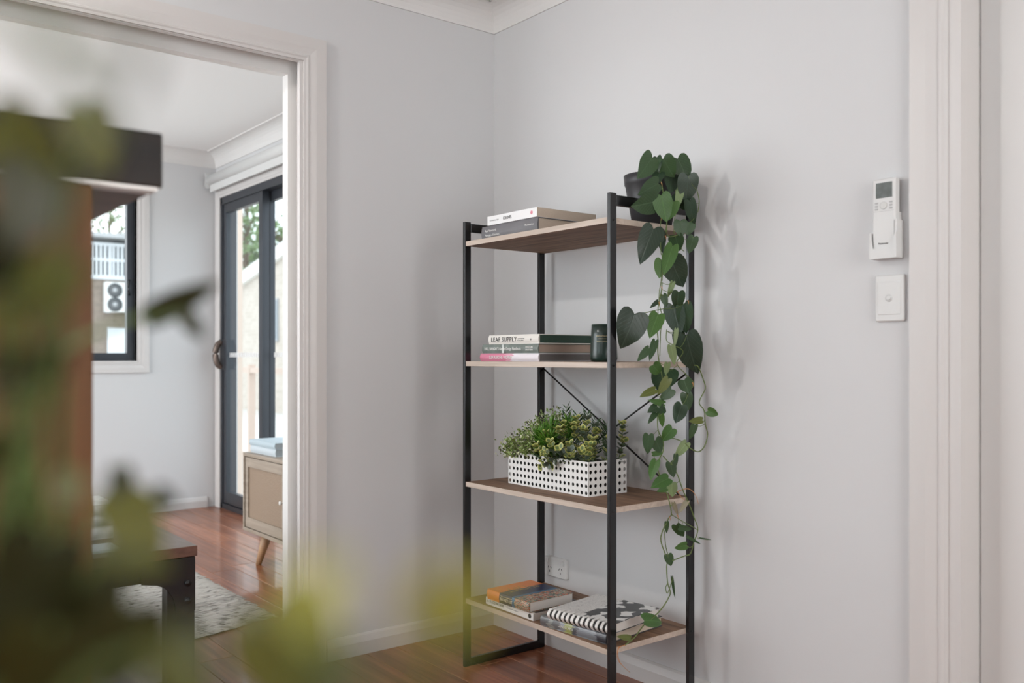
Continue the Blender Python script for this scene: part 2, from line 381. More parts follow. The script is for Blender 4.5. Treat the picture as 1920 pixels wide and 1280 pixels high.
# ---------------- sliding glass door with white architrave
arch_frame('trim_10', 'Y', LY, -1, 'LT', SD0, SD1, SDZ, .075)
fy0, fy1 = LY-.004, LY+.10
m = MB().box(SD0, SD0+.035, fy0, fy1, 0, SDZ).box(SD1-.035, SD1, fy0, fy1, 0, SDZ).box(SD0, SD1, fy0, fy1, SDZ-.05, SDZ).box(SD0, SD1, fy0, fy1, 0, .035)
m.box(SD0+.035, SD1-.035, fy0+.048, fy0+.052, .035, .06)
d2 = struct(m, 'door_2', ALU, bevel=.0015)
PX = [(-3.325, -2.62, LY+.004, LY+.04), (-2.70, -1.78, LY+.056, LY+.092), (-1.86, -.985, LY+.056, LY+.092)]
for i, (x0, x1, y0, y1) in enumerate(PX):
    s = .05; s2 = .085 if i == 0 else .06
    q = MB().box(x0, x0+s, y0, y1, .04, 2.10).box(x1-s2, x1, y0, y1, .04, 2.10).box(x0+s, x1-s2, y0, y1, .04, .12).box(x0+s, x1-s2, y0, y1, 2.04, 2.10)
    if i == 0: q.box(x1-.012, x1+.0, y0-.012, y0, .04, 2.10)
    pn = q.build('sliding_panel' if i == 0 else 'fixed_panel', ALU, d2, .0015)
    ym = (y0+y1)/2
    MB().box(x0+s, x1-s2, ym-.003, ym+.003, .12, 2.04).build('pane', GLASS, pn)
    dc = MB()
    xx = x0+s+.03
    while xx < x1-s2-.02: dc.box(xx, xx+.022, ym-.0045, ym-.0035, 1.045, 1.075); xx += .034
    dc.build('safety_decal', mat('white_decal', (.8, .8, .8), .6), pn)
    if i == 0:
        hc = on(425, 666, 1, LY)
        h = MB().box(-3.34, -3.235, y0-.014, y0, .96, 1.165).build('lock_plate', ALU, pn, .003)
        MB().tube(smooth([(-3.325, y0-.012, .975), (-3.33, y0-.04, 1.0), (-3.335, y0-.05, 1.063), (-3.33, y0-.04, 1.125), (-3.325, y0-.012, 1.15)], 5), .021, 10).build('pull_handle', mat('bronzed_handle', (.16, .12, .10), .35, metal=.5), pn)
# roller blind pelmet above the door
b = thing('roller_blind', (-3.43, LY, 2.22), 'rolled up white roller blind across the head of the sliding glass door', 'blind')
MB().tube([(0.02, -.055, .055), (2.55, -.055, .055)], .036, 16).build('blind_roll', WHITE, b)
MB().box(.02, .026, -.093, -.001, .0, .1).build('bracket', WHITE, b); MB().box(2.544, 2.55, -.093, -.001, .0, .1).build('bracket', WHITE, b)
MB().box(.03, 2.54, -.062, -.048, -.03, .02).build('bottom_rail', WHITE, b, .003)

# ---------------- window of the living room
wx0, wx1 = LX-.10, LX-.045
m = MB().box(wx0, wx1, WY1-.05, WY1, WZ0, WZ1).box(wx0, wx1, WY0, WY0+.05, WZ0, WZ1).box(wx0, wx1, WY0+.05, WY1-.05, WZ0, WZ0+.052).box(wx0, wx1, WY0+.05, WY1-.05, WZ1-.05, WZ1)
m.box(wx0, wx1, -1.20, -1.15, WZ0+.052, WZ1-.05)
w1 = struct(m, 'window_1', ALU, bevel=.002)
MB().box(LX-.076, LX-.072, WY0+.05, -1.2, WZ0+.05, WZ1-.05).build('pane', GLASS, w1); MB().box(LX-.076, LX-.072, -1.15, WY1-.05, WZ0+.05, WZ1-.05).build('pane', GLASS, w1)
MB().tube(smooth([(wx1, WY1-.035, 1.46), (wx1+.02, WY1-.045, 1.48), (wx1+.022, WY1-.048, 1.52), (wx1, WY1-.035, 1.56)], 5), .006, 8).build('latch', BLK, w1)
m = MB().box(wx1, LX+.012, WY0, WY1, WZ0-.012, WZ0).box(wx1, LX+.004, WY1, WY1+.012, WZ0, WZ1).box(wx1, LX+.004, WY0-.012, WY0, WZ0, WZ1).box(wx1, LX+.004, WY0, WY1, WZ1, WZ1+.012)
struct(m, 'trim_11', TRIM)
arch_frame('trim_12', 'X', LX, 1, 'RLTB', WY0-.008, WY1+.008, WZ1+.008, .07, zbot=WZ0-.008, bottom=True)

# ---------------- power outlet, light switch, remote
def rounded(w, h, r, n=5):
    pts = []
    for cx_, cz_, a0 in ((w/2-r, h/2-r, 0), (-w/2+r, h/2-r, PI/2), (-w/2+r, -h/2+r, PI), (w/2-r, -h/2+r, 3*PI/2)):
        for i in range(n+1): pts.append((cx_+r*math.cos(a0+PI/2*i/n), cz_+r*math.sin(a0+PI/2*i/n)))
    return pts
def plate(w, h, d, r, bev=.002, y0=0., mi=0, q=None, cx_=0, cz_=0):
    q = q or MB(); a = rounded(w, h, r); b2 = rounded(w-2*bev, h-2*bev, max(.0005, r-bev)); n = len(a)
    vs = [(x+cx_, y0, z+cz_) for x, z in a]+[(x+cx_, y0-d+bev, z+cz_) for x, z in a]+[(x+cx_, y0-d, z+cz_) for x, z in b2]
    fs = [(i, (i+1) % n, n+(i+1) % n, n+i) for i in range(n)]+[(n+i, n+(i+1) % n, 2*n+(i+1) % n, 2*n+i) for i in range(n)]+[tuple(range(2*n, 3*n)), tuple(range(n-1, -1, -1))]
    return q.add(vs, fs, mi)
po = thing('power_outlet', (.377, -.0005, .290), 'white double power outlet with two switches, low on the wall behind the shelf', 'power outlet')
plate(.122, .072, .011, .006).build('face_plate', WHITE, po)
for sx_ in (-.033, .026):
    plate(.011, .016, .005, .002, .001, -.011).build('switch', WHITE, po, loc=(sx_+(-.012 if sx_ < 0 else .018), 0, .020))
    q = MB()
    for dx, dz, rt in ((-.007, 0, .5), (.007, 0, -.5), (0, -.014, 0)):
        q.box(-.0012, .0012, -.0116, -.011, -.004, .004, M=Matrix.Translation((sx_+dx+.004, 0, -.004+dz)) @ Matrix.Rotation(rt, 4, 'Y'))
    q.build('socket_pins', HOLE, po)
ls = thing('light_switch', (1.649, -.0005, 1.1935), 'white single light switch plate below the remote control', 'light switch')
plate(.077, .117, .009, .005, .003).build('face_plate', WHITE, ls)
plate(.060, .082, .0015, .002, .0008, -.009).build('insert', WHITE, ls)
MB().lathe([(.0092, 0), (.0092, .0008), (.0085, .0012)], 24, cap=True).build('switch_surround', mat('switch_grey', (.60, .60, .59), .4), ls).matrix_local = Matrix.Translation((0, -.0105, 0)) @ Matrix.Rotation(PI/2, 4, 'X')
plate(.0125, .0105, .0035, .0048, .001, -.0105).build('rocker', WHITE, ls, loc=(0, 0, 0))

rm = thing('remote_control', (1.647, -.012, 1.3925), 'white remote control with a grey display, standing in a wall cradle above the switch', 'remote control')
plate(.060, .178, .020, .004, .003).build('body', WHITE, rm, loc=(0, 0, .008))
plate(.043, .038, .0008, .001, .0003, -.020).build('display', mat('lcd_grey', (.085, .10, .09), .2, var=.25, vscale=70), rm, loc=(.001, 0, .068))
KEY = mat('key_grey', (.45, .45, .45), .5)
MB().lathe([(.0095, 0), (.0095, .0014), (.008, .002)], 20).build('main_button', mat('key_pale', (.63, .63, .61), .4), rm).matrix_local = Matrix.Translation((0, -.020, .030)) @ Matrix.Rotation(PI/2, 4, 'X')
for sx_ in (-.019, .019):
    for k in range(3): plate(.008, .0042, .001, .001, .0003, -.020).build('button', KEY, rm, loc=(sx_, 0, .037-.0075*k))
MB().box(-.027, .027, -.0203, -.02, .0155, .0163).build('flap_line', KEY, rm)
text_part('lettering', 'Panasonic', rm, .0075, (-.014, -.0203, -.064), (PI/2, 0, 0), LBLK, .026)
cr = thing('remote_cradle', (1.645, -.0005, 1.305), 'white plastic wall cradle holding the remote control', 'holder')
q = MB().box(-.0285, .032, -.0108, 0, -.008, .10).box(-.0338, .0368, -.0333, -.0005, -.0138, -.0085)
q.prism([(-.034, -.012), (-.0290, -.012), (-.0290, .05), (-.034, .052)], 'Y', -.0334, -.0)
q.prism([(.037, -.012), (.0325, -.012), (.0325, .078), (.037, .08)], 'Y', -.0334, -.0)
q.add([(-.0342, -.0365, .0118), (-.024, -.0365, .0118), (-.0318, -.0365, .05), (-.0342, -.0365, .05), (-.0342, -.034, .0118), (-.024, -.034, .0118), (-.0318, -.034, .05), (-.0342, -.034, .05)], [(0,1,2,3),(7,6,5,4),(1,5,6,2),(0,4,5,1),(2,6,7,3),(3,7,4,0)])
q.add([(.0372, -.0365, .0118), (.026, -.0365, .0118), (.0345, -.0365, .05), (.0372, -.0365, .05), (.0372, -.034, .0118), (.026, -.034, .0118), (.0345, -.034, .05), (.0372, -.034, .05)], [(3,2,1,0),(4,5,6,7),(2,6,5,1),(1,5,4,0),(3,7,6,2),(0,4,7,3)])
q.box(-.0342, .0372, -.0365, -.0335, -.014, .0117).build('cradle_body', WHITE, cr)

# ================================================================== SHELF UNIT
SX0, SX1, SY0, SY1, SH = .333, 1.042, -.385, -.032, 1.503
TX, TY = .012, .0255
SZ = [.233, .626, 1.032, 1.436]     # board tops
sh = thing('shelving_unit', ((SX0+SX1)/2, (SY0+SY1)/2, 0), 'four tier open shelving unit of black steel and oak boards against the grey wall', 'shelf')
o0 = sh.location
def sbox(q, x0, x1, y0, y1, z0, z1): return q.box(x0-o0.x, x1-o0.x, y0-o0.y, y1-o0.y, z0, z1)
for xi, x0 in enumerate((SX0, SX1-TX)):
    for y0 in (SY0, SY1-TY):
        p = sbox(MB(), x0, x0+TX, y0, y0+TY, 0, SH).build('post', BLK, sh, .0012)
        xo = x0+TX if xi == 1 else x0-.0005
        for z in SZ:
            q = MB(); q.rod((xo-o0.x-.0004, y0+TY/2-o0.y, z-.009), (xo-o0.x+.0012, y0+TY/2-o0.y, z-.009), .0032, 10); q.build('screw', HOLE, p)
    sbox(MB(), x0, x0+TX, SY0+TY, SY1-TY, 0, .027).build('bottom_rail', BLK, sh, .0012)
    sbox(MB(), x0, x0+TX, SY0+TY, SY1-TY, SH-.034, SH-.005).build('top_rail', BLK, sh, .0012)
for z in SZ:
    q = sbox(MB(), SX0+TX+.0005, SX1-TX-.0005, SY0+.003, SY1-.002, z-.0165, z)
    q.mi = [0, 0, 1, 1, 1, 1]; q.build('shelf_board', [SHELFW, SHELFE], sh, .0008)
    if z == SZ[0]: continue
# X brace at the back between the two middle boards
q = MB()
for a, b_ in (((SX0+TX, 1.005), (SX1-TX, .60)), ((SX0+TX, .60), (SX1-TX, 1.005))):
    br = MB().rod((a[0]-o0.x, SY1-.006-o0.y, a[1]), (b_[0]-o0.x, SY1-.006-o0.y, b_[1]), .003, 8).build('cross_brace', BLK, sh)
MB().rod((.6875-o0.x, SY1-.014-o0.y, .8025), (.6875-o0.x, SY1-.001-o0.y, .8025), .008, 12).build('brace_bolt', BLK, sh)

# ================================================================== BOOKS
def cover_mat(name, stops, ax='X', noise=0., nscale=30, rough=.35, nmix=.5, palette=None):
    m, t, p = new_mat(name); tc = t.nodes.new('ShaderNodeTexCoord'); sp = t.nodes.new('ShaderNodeSeparateXYZ')
    t.links.new(tc.outputs['Generated'], sp.inputs[0]); r = t.nodes.new('ShaderNodeValToRGB'); r.color_ramp.interpolation = 'CONSTANT'
    src = sp.outputs[ax]
    if noise:
        n = t.nodes.new('ShaderNodeTexNoise'); n.inputs['Scale'].default_value = 6; n.inputs['Detail'].default_value = 3
        t.links.new(tc.outputs['Generated'], n.inputs['Vector'])
        a = t.nodes.new('ShaderNodeMath'); a.operation = 'MULTIPLY_ADD'; a.inputs[1].default_value = noise; t.links.new(n.outputs['Fac'], a.inputs[0]); t.links.new(src, a.inputs[2])
        a2 = t.nodes.new('ShaderNodeMath'); a2.operation = 'SUBTRACT'; a2.inputs[1].default_value = noise/2; t.links.new(a.outputs[0], a2.inputs[0]); src = a2.outputs[0]
    t.links.new(src, r.inputs[0])
    e = r.color_ramp.elements
    while len(e) < len(stops): e.new(.5)
    for k, (pos, c) in enumerate(stops): e[k].position = pos; e[k].color = (*c, 1)
    out = r.outputs['Color']
    if palette:
        v = t.nodes.new('ShaderNodeTexVoronoi'); v.inputs['Scale'].default_value = nscale; t.links.new(tc.outputs['Generated'], v.inputs['Vector'])
        sp2 = t.nodes.new('ShaderNodeSeparateColor'); t.links.new(v.outputs['Color'], sp2.inputs[0])
        r2 = t.nodes.new('ShaderNodeValToRGB'); r2.color_ramp.interpolation = 'CONSTANT'; e2 = r2.color_ramp.elements
        while len(e2) < len(palette): e2.new(.5)
        for k, c in enumerate(palette): e2[k].position = k/len(palette); e2[k].color = (*c, 1)
        t.links.new(sp2.outputs[0], r2.inputs[0])
        g = t.nodes.new('ShaderNodeMath'); g.operation = 'GREATER_THAN'; g.inputs[1].default_value = nmix; t.links.new(src, g.inputs[0])
        mx = t.nodes.new('ShaderNodeMix'); mx.data_type = 'RGBA'; t.links.new(g.outputs[0], mx.inputs['Factor']); t.links.new(out, mx.inputs['A']); t.links.new(r2.outputs['Color'], mx.inputs['B']); out = mx.outputs['Result']
    t.links.new(out, p.inputs['Base Color']); p.inputs['Roughness'].default_value = rough
    return m
def book(name, label, loc, rz, L, Wd, T, cmat, pmat=PAGE, hard=True, group=None, over=.003, cat='book', cur=.0):
    """spine on the local -Y face, length L on local X (from 0), depth Wd on +Y, thickness T"""
    b = thing(name, loc, label, cat, group, rz)
    c = .0026 if hard else .0007; ov = over if hard else 0.0004
    sp = .003 if hard else .0008
    q = MB().box(0, L, 0, Wd, T-c, T).box(0, L, 0, Wd, 0, c)
    if hard:    # slightly rounded spine
        n = 6; pr = [(-.0035*math.sin(PI*i/n), c+(T-2*c)*i/n) for i in range(n+1)]+[(sp, T-c), (sp, c)]
        q.prism(pr, 'X', 0, L)
    else: q.box(0, L, 0, sp, c, T-c)
    q.build('cover', cmat, b, .0005)
    MB().box(ov, L-ov, sp+.0002, Wd-ov, c, T-c).build('pages', pmat, b)
    return b
def spine_text(b, txt, x, z, size, m, width=None, y=-.0042, spacing=1.):
    return text_part('spine_lettering', txt, b, size, (x, y, z), (PI/2, 0, 0), m, width, spacing=spacing)
def plain(name, c, rough=.4, **k): return mat(name, c, rough, **k)

# --- top shelf: two books
yS = -.345
pL, pR = on(904, 440, 1, yS), on(1009, 430, 1, yS)
L1 = pR.x-pL.x; zt = SZ[3]
b1 = book('hardcover_book', 'thick grey hardcover book lying under the white book on the top shelf board', (pL.x, yS, zt), 0, L1, .245, .046, plain('grey_cloth', (.16, .155, .165), .5, var=.12, vscale=8), PAGE)
spine_text(b1, 'Axel Vervoordt', .022, .029, .0115, LWHT, .062); spine_text(b1, 'Portraits of Interiors', .022, .014, .0115, LWHT, .078); spine_text(b1, 'Flammarion', L1-.062, .026, .008, LWHT, .045)
b2 = book('large_paperback', 'white paperback with a small title, lying on the thick grey book of the top shelf', (pL.x+.035, yS-.004, zt+.0465), math.radians(0), L1-.036, .252, .030, plain('white_gloss_cover', (.86, .86, .86), .25), PAGE, hard=False)
spine_text(b2, 'CHANEL', .085, .015, .015, LBLK, .046, y=-.0004); spine_text(b2, 'The Vocabulary of Style', .012, .015, .007, mat('grey_ink', (.5, .5, .5), .5), .05, y=-.0004)
MB().lathe([(.006, 0), (.006, .0003)], 14).build('publisher_mark', mat('pink_ink', (.72, .25, .32), .5), b2).matrix_local = Matrix.Translation((L1-.062, -.0001, .016)) @ Matrix.Rotation(PI/2, 4, 'X')

# --- second shelf: three books and a candle
yS = -.335; z = SZ[2]
xr = on(1010.5, 660, 1, yS).x
def xl(px): return on(px, 660, 1, yS).x
PINK = cover_mat('pink_white_gloss', [(0, (.74, .27, .38)), (.45, (.80, .42, .52)), (.56, (.86, .80, .84))], 'X', noise=.25, rough=.15)
kx = 1697/2.95
bp = book('hardcover_book', 'pink hardcover book at the bottom of the pile on the second shelf board', (xl(901), yS, z), 0, xr-xl(901), .235, .026, PINK, mat('dark_photo_pages', (.16, .145, .14), .7), over=.002)
spine_text(bp, 'SLIM AARONS: WOMEN', .055, .013, .014, LWHT, .12)
GRN = plain('sage_grey_cover', (.19, .225, .205), .35, var=.18, vscale=25)
bg = book('hardcover_book', 'grey green garden book in the middle of the pile on the second shelf board', (xl(905), yS, z+.0262), 0, xr-xl(905)-.002, .235, .030, GRN, mat('tan_pages', (.40, .30, .24), .8))
spine_text(bg, "PAUL BANGAY'S Garden Design Handbook", .016, .015, .0135, LWHT, .195); spine_text(bg, 'PENGUIN', xr-xl(905)-.062, .019, .007, LWHT, .035); spine_text(bg, 'LANTERN', xr-xl(905)-.062, .011, .007, LWHT, .035)
MB().box(.112, .124, -.0043, -.0037, .001, .029).build('pale_leaf_print', mat('pale_print', (.62, .65, .62), .4), bg)
CRM = plain('cream_cover', (.80, .77, .72), .45)
bl = book('hardcover_book', 'cream hardcover book with tall letters, on top of the pile on the second shelf board', (xl(917), yS, z+.0564), 0, xr-xl(917)+.001, .236, .030, CRM, mat('green_page_edges', (.018, .055, .035), .5), over=.0035)
spine_text(bl, 'LEAF SUPPLY', .016, .0145, .0205, LBLK, .135, spacing=1.15); spine_text(bl, 'a guide to keeping happy', .158, .017, .005, LBLK, .035); spine_text(bl, 'house plants', .158, .011, .005, LBLK, .030); spine_text(bl, 'v', .222, .0145, .014, LBLK)

cy = -.275; cc = on(1132, 670, 1, cy)
cn = thing('candle_tumbler', (cc.x, cy, z), 'tapered dark green candle tumbler with gold lettering beside the pile of books', 'candle')
CG = mat('dark_green_gloss', (.012, .030, .023), .30, coat=.1)
MB().lathe([(.030, 0), (.038, .003), (.0405, .010), (.040, .03), (.0375, .08), (.0360, .111), (.0345, .111), (.0345, .095)], 40).build('tumbler', CG, cn)
MB().lathe([(.0001, .0945), (.0343, .095)], 30, cap=False).build('wax', mat('cream_wax', (.8, .75, .65), .5), cn)
# lettering follows the glass
def curved(txt, parent, zc, size, m, r, ang, width):
    o = text_part('lettering', txt, parent, size, (0, 0, 0), (0, 0, 0), m)
    xs = [v.co.x for v in o.data.vertices]; k = width/(max(xs)-min(xs)); mid = (max(xs)+min(xs))/2
    for v in o.data.vertices:
        a = ang+(v.co.x-mid)*k/r; rr = r+.0002+(v.co.z > 0)*.0003
        v.co = (rr*math.cos(a), rr*math.sin(a), zc+v.co.y)
    return o
fa = math.atan2(CAM.y-cy, CAM.x-cc.x)-.12
curved('NICHOLAS', cn, .0755, .0062, LGOLD, .0378, fa, .034); curved('SCENTED CANDLE', cn, .0678, .0032, LGOLD, .0381, fa, .024); curved('WOOD & GREENERY', cn, .0605, .0038, LGOLD, .0384, fa, .034)

# --- bottom shelf
z = SZ[0]
def placed(p0, p1, z): # spine ends -> loc, rot, length
    a = on(*p0, 2, z); b_ = on(*p1, 2, z); d = b_-a
    return a, math.atan2(d.y, d.x), d.length
a, r, L = placed((911, 1131), (1000, 1164), z)
WSP = plain('white_spine_cover', (.80, .78, .75), .35)
bw = book('paperback_book', 'white spined book lying under the orange and blue book on the bottom shelf board', a, r, L, .21, .023, cover_mat('white_spine_dark_cover', [(0, (.80, .78, .75)), (.04, (.06, .05, .05))], 'Y'), PAGEW, hard=False)
spine_text(bw, 'PLACES WE SWIM', .022, .0115, .013, mat('slate_ink', (.10, .12, .14), .5), .075, y=-.0004); spine_text(bw, 'Caroline Clements & Dillon Seitchik-Reardon', .115, .0115, .005, mat('grey_ink_b', (.4, .4, .42), .5), .06, y=-.0004)
MB().lathe([(.0075, 0), (.0075, .0003)], 18).build('round_mark', LBLK, bw).matrix_local = Matrix.Translation((L-.018, 0, .0115)) @ Matrix.Rotation(PI/2, 4, 'X')
MB().lathe([(.004, 0), (.004, .0003)], 14).build('round_mark', mat('grey_mark', (.3, .32, .33), .5), bw).matrix_local = Matrix.Translation((.012, 0, .0115)) @ Matrix.Rotation(PI/2, 4, 'X')
pal = [(.35, .12, .05), (.10, .22, .20), (.55, .35, .22), (.05, .05, .06), (.55, .08, .04), (.30, .28, .22), (.10, .16, .10), (.50, .42, .34)]
BUCK = cover_mat('orange_navy_crowd_cover', [(0, (.72, .20, .05)), (.30, (.012, .022, .07)), (.60, (.03, .14, .26)), (.66, (.1, .15, .15))], 'X', noise=.06, rough=.32, palette=pal, nmix=.67, nscale=38)
a2, r2, L2 = placed((914, 1122), (993, 1149), z+.0235)
bb = book('thick_travel_book', 'thick orange and navy travel book on the white spined book, bottom shelf board', (a2.x, a2.y, z+.0235), r2, L2, .185, .033, BUCK, PAGEW)
spine_text(bb, 'BUCKET LIST', .072, .015, .013, mat('cream_ink', (.85, .78, .55), .5), .062); spine_text(bb, 'THE NORTH AMERICA', .074, .0245, .0055, LGOLD, .058)
DG = mat('dull_gold_ink', (.36, .28, .13), .5)
text_part('cover_lettering', 'BUCKET', bb, .026, (.076, .155, .0331), (0, 0, -PI/2), DG, .125); text_part('cover_lettering', 'LIST', bb, .026, (.052, .12, .0331), (0, 0, -PI/2), DG, .08)
# photo book and the spiral bound sketch book
a3, r3, L3 = placed((1014, 1172), (1131, 1207), z)
PHO = cover_mat('grey_green_photo_cover', [(0, (.14, .14, .14)), (.12, (.26, .27, .25)), (.2, (.16, .16, .16)), (.30, (.28, .29, .31)), (.38, (.36, .38, .14)), (.50, (.09, .09, .10)), (.58, (.20, .21, .23)), (.85, (.05, .05, .06))], 'X', noise=.22, rough=.25)
bq = book('hardcover_book', 'grey and green photo covered book under the spiral bound book, bottom shelf board', a3, r3, L3+.012, .26, .031, PHO, PAGE)
spine_text(bq, 'LANDSCAPES', .075, .016, .010, mat('pale_ink', (.75, .75, .68), .5), .06)
def bw_mat():
    m, t, p = new_mat('black_white_drawing_cover'); tc = t.nodes.new('ShaderNodeTexCoord'); sp = t.nodes.new('ShaderNodeSeparateXYZ'); t.links.new(tc.outputs['Generated'], sp.inputs[0])
    n = t.nodes.new('ShaderNodeTexNoise'); n.inputs['Scale'].default_value = 5.0; n.inputs['Detail'].default_value = 1.5; t.links.new(tc.outputs['Generated'], n.inputs['Vector'])
    r = t.nodes.new('ShaderNodeValToRGB'); r.color_ramp.interpolation = 'CONSTANT'; r.color_ramp.elements[0].color = (.03, .03, .03, 1); r.color_ramp.elements[1].position = .545; r.color_ramp.elements[1].color = (.74, .73, .71, 1)
    t.links.new(n.outputs['Fac'], r.inputs[0])
    n2 = t.nodes.new('ShaderNodeTexNoise'); n2.inputs['Scale'].default_value = 26; n2.inputs['Detail'].default_value = 2; n2.inputs['Distortion'].default_value = 1.5; t.links.new(tc.outputs['Generated'], n2.inputs['Vector'])
    r2 = t.nodes.new('ShaderNodeValToRGB'); e = r2.color_ramp.elements; e[0].position = .47; e[0].color = (.72, .70, .67, 1); e[1].position = .53; e[1].color = (.72, .70, .67, 1)
    k = e.new(.5); k.color = (.18, .17, .18, 1); t.links.new(n2.outputs['Fac'], r2.inputs[0])
    g = t.nodes.new('ShaderNodeMath'); g.operation = 'GREATER_THAN'; g.inputs[1].default_value = .44; t.links.new(sp.outputs['X'], g.inputs[0])
    mx = t.nodes.new('ShaderNodeMix'); mx.data_type = 'RGBA'; t.links.new(g.outputs[0], mx.inputs['Factor']); t.links.new(r2.outputs['Color'], mx.inputs['A']); t.links.new(r.outputs['Color'], mx.inputs['B'])
    t.links.new(mx.outputs['Result'], p.inputs['Base Color']); p.inputs['Roughness'].default_value = .3; return m
a4, r4, L4 = placed((1029, 1159), (1147, 1190), z+.0315)
bs = thing('spiral_bound_book', (a4.x, a4.y, z+.0315), 'black and white spiral bound book with a striped comb spine on the bottom shelf board', 'book', rz=r4)
MB().box(0, L4, .004, .235, .0265, .0285).box(0, L4, .004, .235, 0, .002).build('cover', bw_mat(), bs)
MB().box(.002, L4-.002, .012, .23, .002, .0265).build('pages', PAGEW, bs)
n = 6; pr = [(-.001-.010*math.sin(PI*i/n), .001+.027*i/n) for i in range(n+1)]+[(.012, .028), (.012, .001)]
MB().prism(pr, 'X', .001, L4-.001).build('spine_core', LBLK, bs)
RING = mat('white_comb_plastic', (.80, .78, .75), .3)
nr = 13; mshared = None
pr = [(.012, .0008)]+[(-.0015-.0125*math.sin(PI*i/10), -.0005+.031*i/10+.0005) for i in range(11)]+[(.022, .0305), (.022, .0288)]+[(-.001-.0105*math.sin(PI*i/10), .0005+.028*i/10) for i in range(10, -1, -1)]+[(.012, .0002)]
for k in range(nr):
    if not mshared:
        mshared = MB().prism(pr, 'X', 0, L4/nr*.5).mesh('binding_ring', RING)
    o = bpy.data.objects.new('binding_ring', mshared); COL.objects.link(o); o.parent = bs; o.location = (L4*(k+.25)/nr, 0, 0)

# ================================================================== PLANTER
z = SZ[1]
pA, pB, pC = on(953, 905, 2, z), on(1103, 932, 2, z), on(1171, 922, 2, z)
ex = pB-pA; ra = math.atan2(ex.y, ex.x); PLn = ex.length; PWd = (pC-pB).length
print('PLANTER', PLn, PWd, pA, pB, pC, math.degrees(ra))
hgt = .105
pt = thing('perforated_planter', (pA.x, pA.y, z), 'white perforated metal planter box full of mixed green foliage on the third shelf board', 'planter', rz=ra)
# keep the back of the box on the board
def perf(nx, nz, w, h, f):     # a sheet of square cells with round holes, mapped by f(u, v)
    q = MB(); cw = w/nx; chh = h/nz; r = min(cw, chh)*.29; N = 12
    for i in range(nx):
        for j in range(nz):
            cx_, cz_ = (i+.5)*cw, (j+.5)*chh; vs = []
            for k_ in range(N):
                t = 2*PI*(k_+.5)/N; c_, s_ = math.cos(t), math.sin(t); mm = max(abs(c_), abs(s_))
                vs.append(f(cx_+c_/mm*cw/2, cz_+s_/mm*chh/2))
            for k_ in range(N):
                t = 2*PI*(k_+.5)/N; vs.append(f(cx_+r*math.cos(t), cz_+r*math.sin(t)))
            cor = []
            for sx_, sz_ in ((1, 1), (-1, 1), (-1, -1), (1, -1)): cor.append(len(vs)); vs.append(f(cx_+sx_*cw/2, cz_+sz_*chh/2))
            fs = [(k_, (k_+1) % N, N+(k_+1) % N, N+k_) for k_ in range(N)]
            fs += [(cor[0], 1, 0+0) if False else (0, cor[0], 1)] if False else []
            # corner triangles between the two ring points either side of each diagonal
            for ci, (k0, k1) in enumerate(((1, 1), (4, 4), (7, 7), (10, 10))):
                pass
            q.add(vs, fs)
    return q
POTW = mat('white_powder_metal', (.80, .79, .77), .4)
nx_, nz_ = 20, 5
ny_ = max(4, round(PWd/(PLn/nx_)))
q = MB()
for sheet in (perf(nx_, nz_, PLn, hgt, lambda u, v: (u, 0, v)), perf(ny_, nz_, PWd, hgt, lambda u, v: (PLn, u, v)), perf(nx_, nz_, PLn, hgt, lambda u, v: (PLn-u, PWd, v)), perf(ny_, nz_, PWd, hgt, lambda u, v: (0, PWd-u, v))):
    q.add(sheet.v, sheet.f)
ob = q.build('perforated_box', POTW, pt); sm = ob.modifiers.new('solid', 'SOLIDIFY'); sm.thickness = .0016; sm.offset = -1
SOILM = mat('hole_shade_liner', (.02, .02, .018), .9)
MB().box(.012, PLn-.012, .012, PWd-.012, .0, hgt-.012).build('liner', SOILM, pt)  # soil tray, black put in as the shade behind the holes
MB().box(0.001, PLn-.001, .001, PWd-.001, -.0, .002).build('base_sheet', POTW, pt)
fm = [('tiny', (.095, .18, .03), (.38, .47, .15)), ('grass', (.06, .20, .018), (.17, .38, .04)), ('fern', (.022, .06, .02), (.055, .12, .035)), ('euc', (.11, .17, .055), (.68, .66, .20))]
def varmat(name, c, c2, rough=.5, lo=.45, hi=.95):   # green leaf with a pale margin (UV x = distance from midrib)
    m, t, p = new_mat(name); uv = t.nodes.new('ShaderNodeUVMap'); sx_ = t.nodes.new('ShaderNodeSeparateXYZ'); t.links.new(uv.outputs[0], sx_.inputs[0])
    r = t.nodes.new('ShaderNodeValToRGB'); r.color_ramp.elements[0].position = lo; r.color_ramp.elements[0].color = (*c, 1); r.color_ramp.elements[1].position = hi; r.color_ramp.elements[1].color = (*c2, 1)
    t.links.new(sx_.outputs['X'], r.inputs[0]); t.links.new(r.outputs[0], p.inputs['Base Color']); p.inputs['Roughness'].default_value = rough
    return m
FM = {n_: varmat('foliage_'+n_, c, c2) for n_, c, c2 in fm}
FM['tiny2'] = varmat('foliage_white_bud', (.55, .58, .34), (.76, .76, .56))
FM['euc2'] = varmat('foliage_dark_euc', (.04, .065, .045), (.13, .16, .10))
FM['purple'] = varmat('foliage_purple_tip', (.06, .06, .04), (.13, .11, .09))
STEM = mat('green_stem', (.10, .16, .05), .6)
